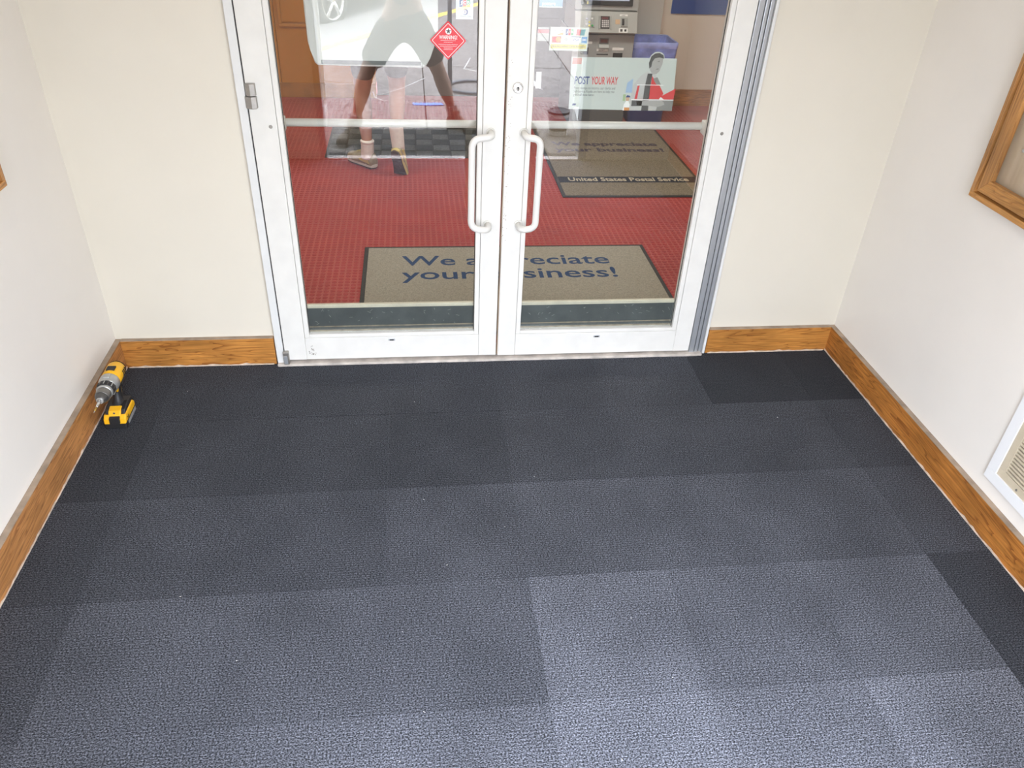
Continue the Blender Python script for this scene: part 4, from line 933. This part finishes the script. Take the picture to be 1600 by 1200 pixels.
def sock(t, off, a, b, r0, r1, m_, cuff=True):
    a, b = Vector(a)+off, Vector(b)+off
    o = obj('sock', B().tube([a+(b-a)*k/6 for k in range(7)], [r0+(r1-r0)*k/6 for k in range(7)], 18), m_, t)
    if cuff: obj('sock_cuff', B().tube([b-(b-a).normalized()*.012, b, b+(b-a).normalized()*.004], [r1+.002, r1+.004, r1+.002], 18), m_, o)
SKN = mat('tanned_skin', (.42, .20, .13), .5); SKD = mat('dull_skin', (.36, .20, .14), .5)  # second skin is a duller tone for the person outside
SOCK = mat('white_sock', (.80, .74, .68), .9, noise=(60, .06)); OLV = mat('sneaker_olive', (.36, .31, .19), .7, noise=(40, .15)); YTR = mat('sneaker_yellow', (.62, .52, .20), .6); MIDW = mat('midsole_white', (.72, .69, .60), .6, noise=(30, .1)); SOL = mat('brown_outsole', (.10, .07, .06), .7, noise=(50, .3))
JA = dict(pel=(-.20, 2.47, .93), chest=(-.20, 2.54, 1.32), head=(-.20, 2.60, 1.68), face=(0, 1, -.1),
    hipL=(-.295, 2.47, .88), knL=(-.335, 2.53, .49), anL=(-.318, 2.455, .10), toeL=(-.42, 2.58, .04),
    hipR=(-.105, 2.45, .88), knR=(-.105, 2.50, .52), anR=(-.115, 2.32, .215), toeR=(-.055, 2.37, .04),
    shL=(-.40, 2.54, 1.42), elL=(-.47, 2.48, 1.14), wrL=(-.44, 2.62, .92), shR=(0, 2.54, 1.42), elR=(.07, 2.60, 1.15), wrR=(.03, 2.76, 1.0))
t, off = person('person inside walking away in dark shorts, white socks and olive sneakers', JA, SKN, mat('shirt_grey', (.35, .36, .38), .8), mat('shorts_brown', (.06, .045, .038), .85), mat('hair_brown', (.08, .05, .03), .8), hem_r=.070)
sock(t, off, (-.322, 2.46, .07), (-.318, 2.455, .188), .044, .043, SOCK); sock(t, off, (-.107, 2.325, .17), (-.120, 2.345, .335), .041, .048, SOCK)
shoe(t, Vector((-.272, 2.425, .006))+off, math.radians(130), 0, .285, OLV, MIDW, SOL, YTR, high=.088)
shoe(t, Vector((-.135, 2.262, .185))+off, math.radians(66), math.radians(66), .285, OLV, YTR, SOL, YTR)
BOOT = mat('boot_brown', (.15, .105, .065), .7, noise=(40, .2))
JB = dict(pel=(-.06, -3.25, .80), chest=(-.03, -3.24, 1.20), head=(0, -3.12, 1.60), face=(0, 1, -.5),
    hipL=(-.16, -3.24, .76), knL=(-.34, -3.14, .45), anL=(-.44, -3.06, .11), toeL=(-.50, -2.96, .03),
    hipR=(.05, -3.27, .76), knR=(.20, -3.33, .43), anR=(.31, -3.38, .11), toeR=(.42, -3.34, .03),
    shL=(-.22, -3.22, 1.36), elL=(-.27, -3.08, 1.40), wrL=(-.12, -2.98, 1.68), shR=(.18, -3.22, 1.36), elR=(.27, -3.08, 1.40), wrR=(.13, -2.98, 1.68))
t, off = person('person in dark shorts and brown boots standing astride outside, seen reflected in the left pane', JB, SKD, mat('shirt_dark', (.05, .055, .07), .85), mat('shorts_charcoal', (.035, .032, .03), .85), mat('hair_dark', (.04, .03, .02), .8), calf=.060, hem_r=.108)
sock(t, off, (-.438, -3.06, .10), (-.425, -3.07, .17), .046, .045, mat('grey_sock', (.35, .33, .31), .9)); sock(t, off, (.31, -3.38, .10), (.292, -3.372, .17), .046, .045, MATS['grey_sock'])
for ank, yw, hx in (((-.44, -3.09, 0), 115, (-.425, -3.125, -.008)), ((.31, -3.40, 0), 40, (.265, -3.41, -.008))):
    s_ = shoe(t, Vector(hx)+off, math.radians(yw), 0, .29, BOOT, mat('boot_sole', (.12, .09, .06), .7), SOL, mat('boot_lace', (.25, .2, .14), .8), high=.105)
    obj('boot_collar', B().rings([[Vector((.065+.044*math.cos(a), .040*math.sin(a), z)) for a in [2*math.pi*k/18 for k in range(18)]] for z in (.07, .125, .140)]), BOOT, s_)

# unseen ceiling fittings for the lamps, the lobby pair added to light the room
for x, y, z in ((.31, -1.05, 2.62), (-.9, 2.0, 2.85), (1.3, 2.0, 2.85)):
    c = thing('ceiling_light', 'flat white ceiling light', 'light', (x, y, z), group='ceiling lights'); c['label'] = {-.9: 'unseen ceiling light added over the left of the lobby', 1.3: 'unseen ceiling light added over the right of the lobby'}.get(x, 'flat white ceiling light over the vestibule')
    obj('housing', B().box((-.62, -.32, -.06), (.62, .32, 0), .01), WH, c); obj('diffuser', B().box((-.58, -.28, -.066), (.58, .28, -.058), .003), mat_emit('diffuser', (1, .96, .88), 2.0), c)
bpy.context.view_layer.update()
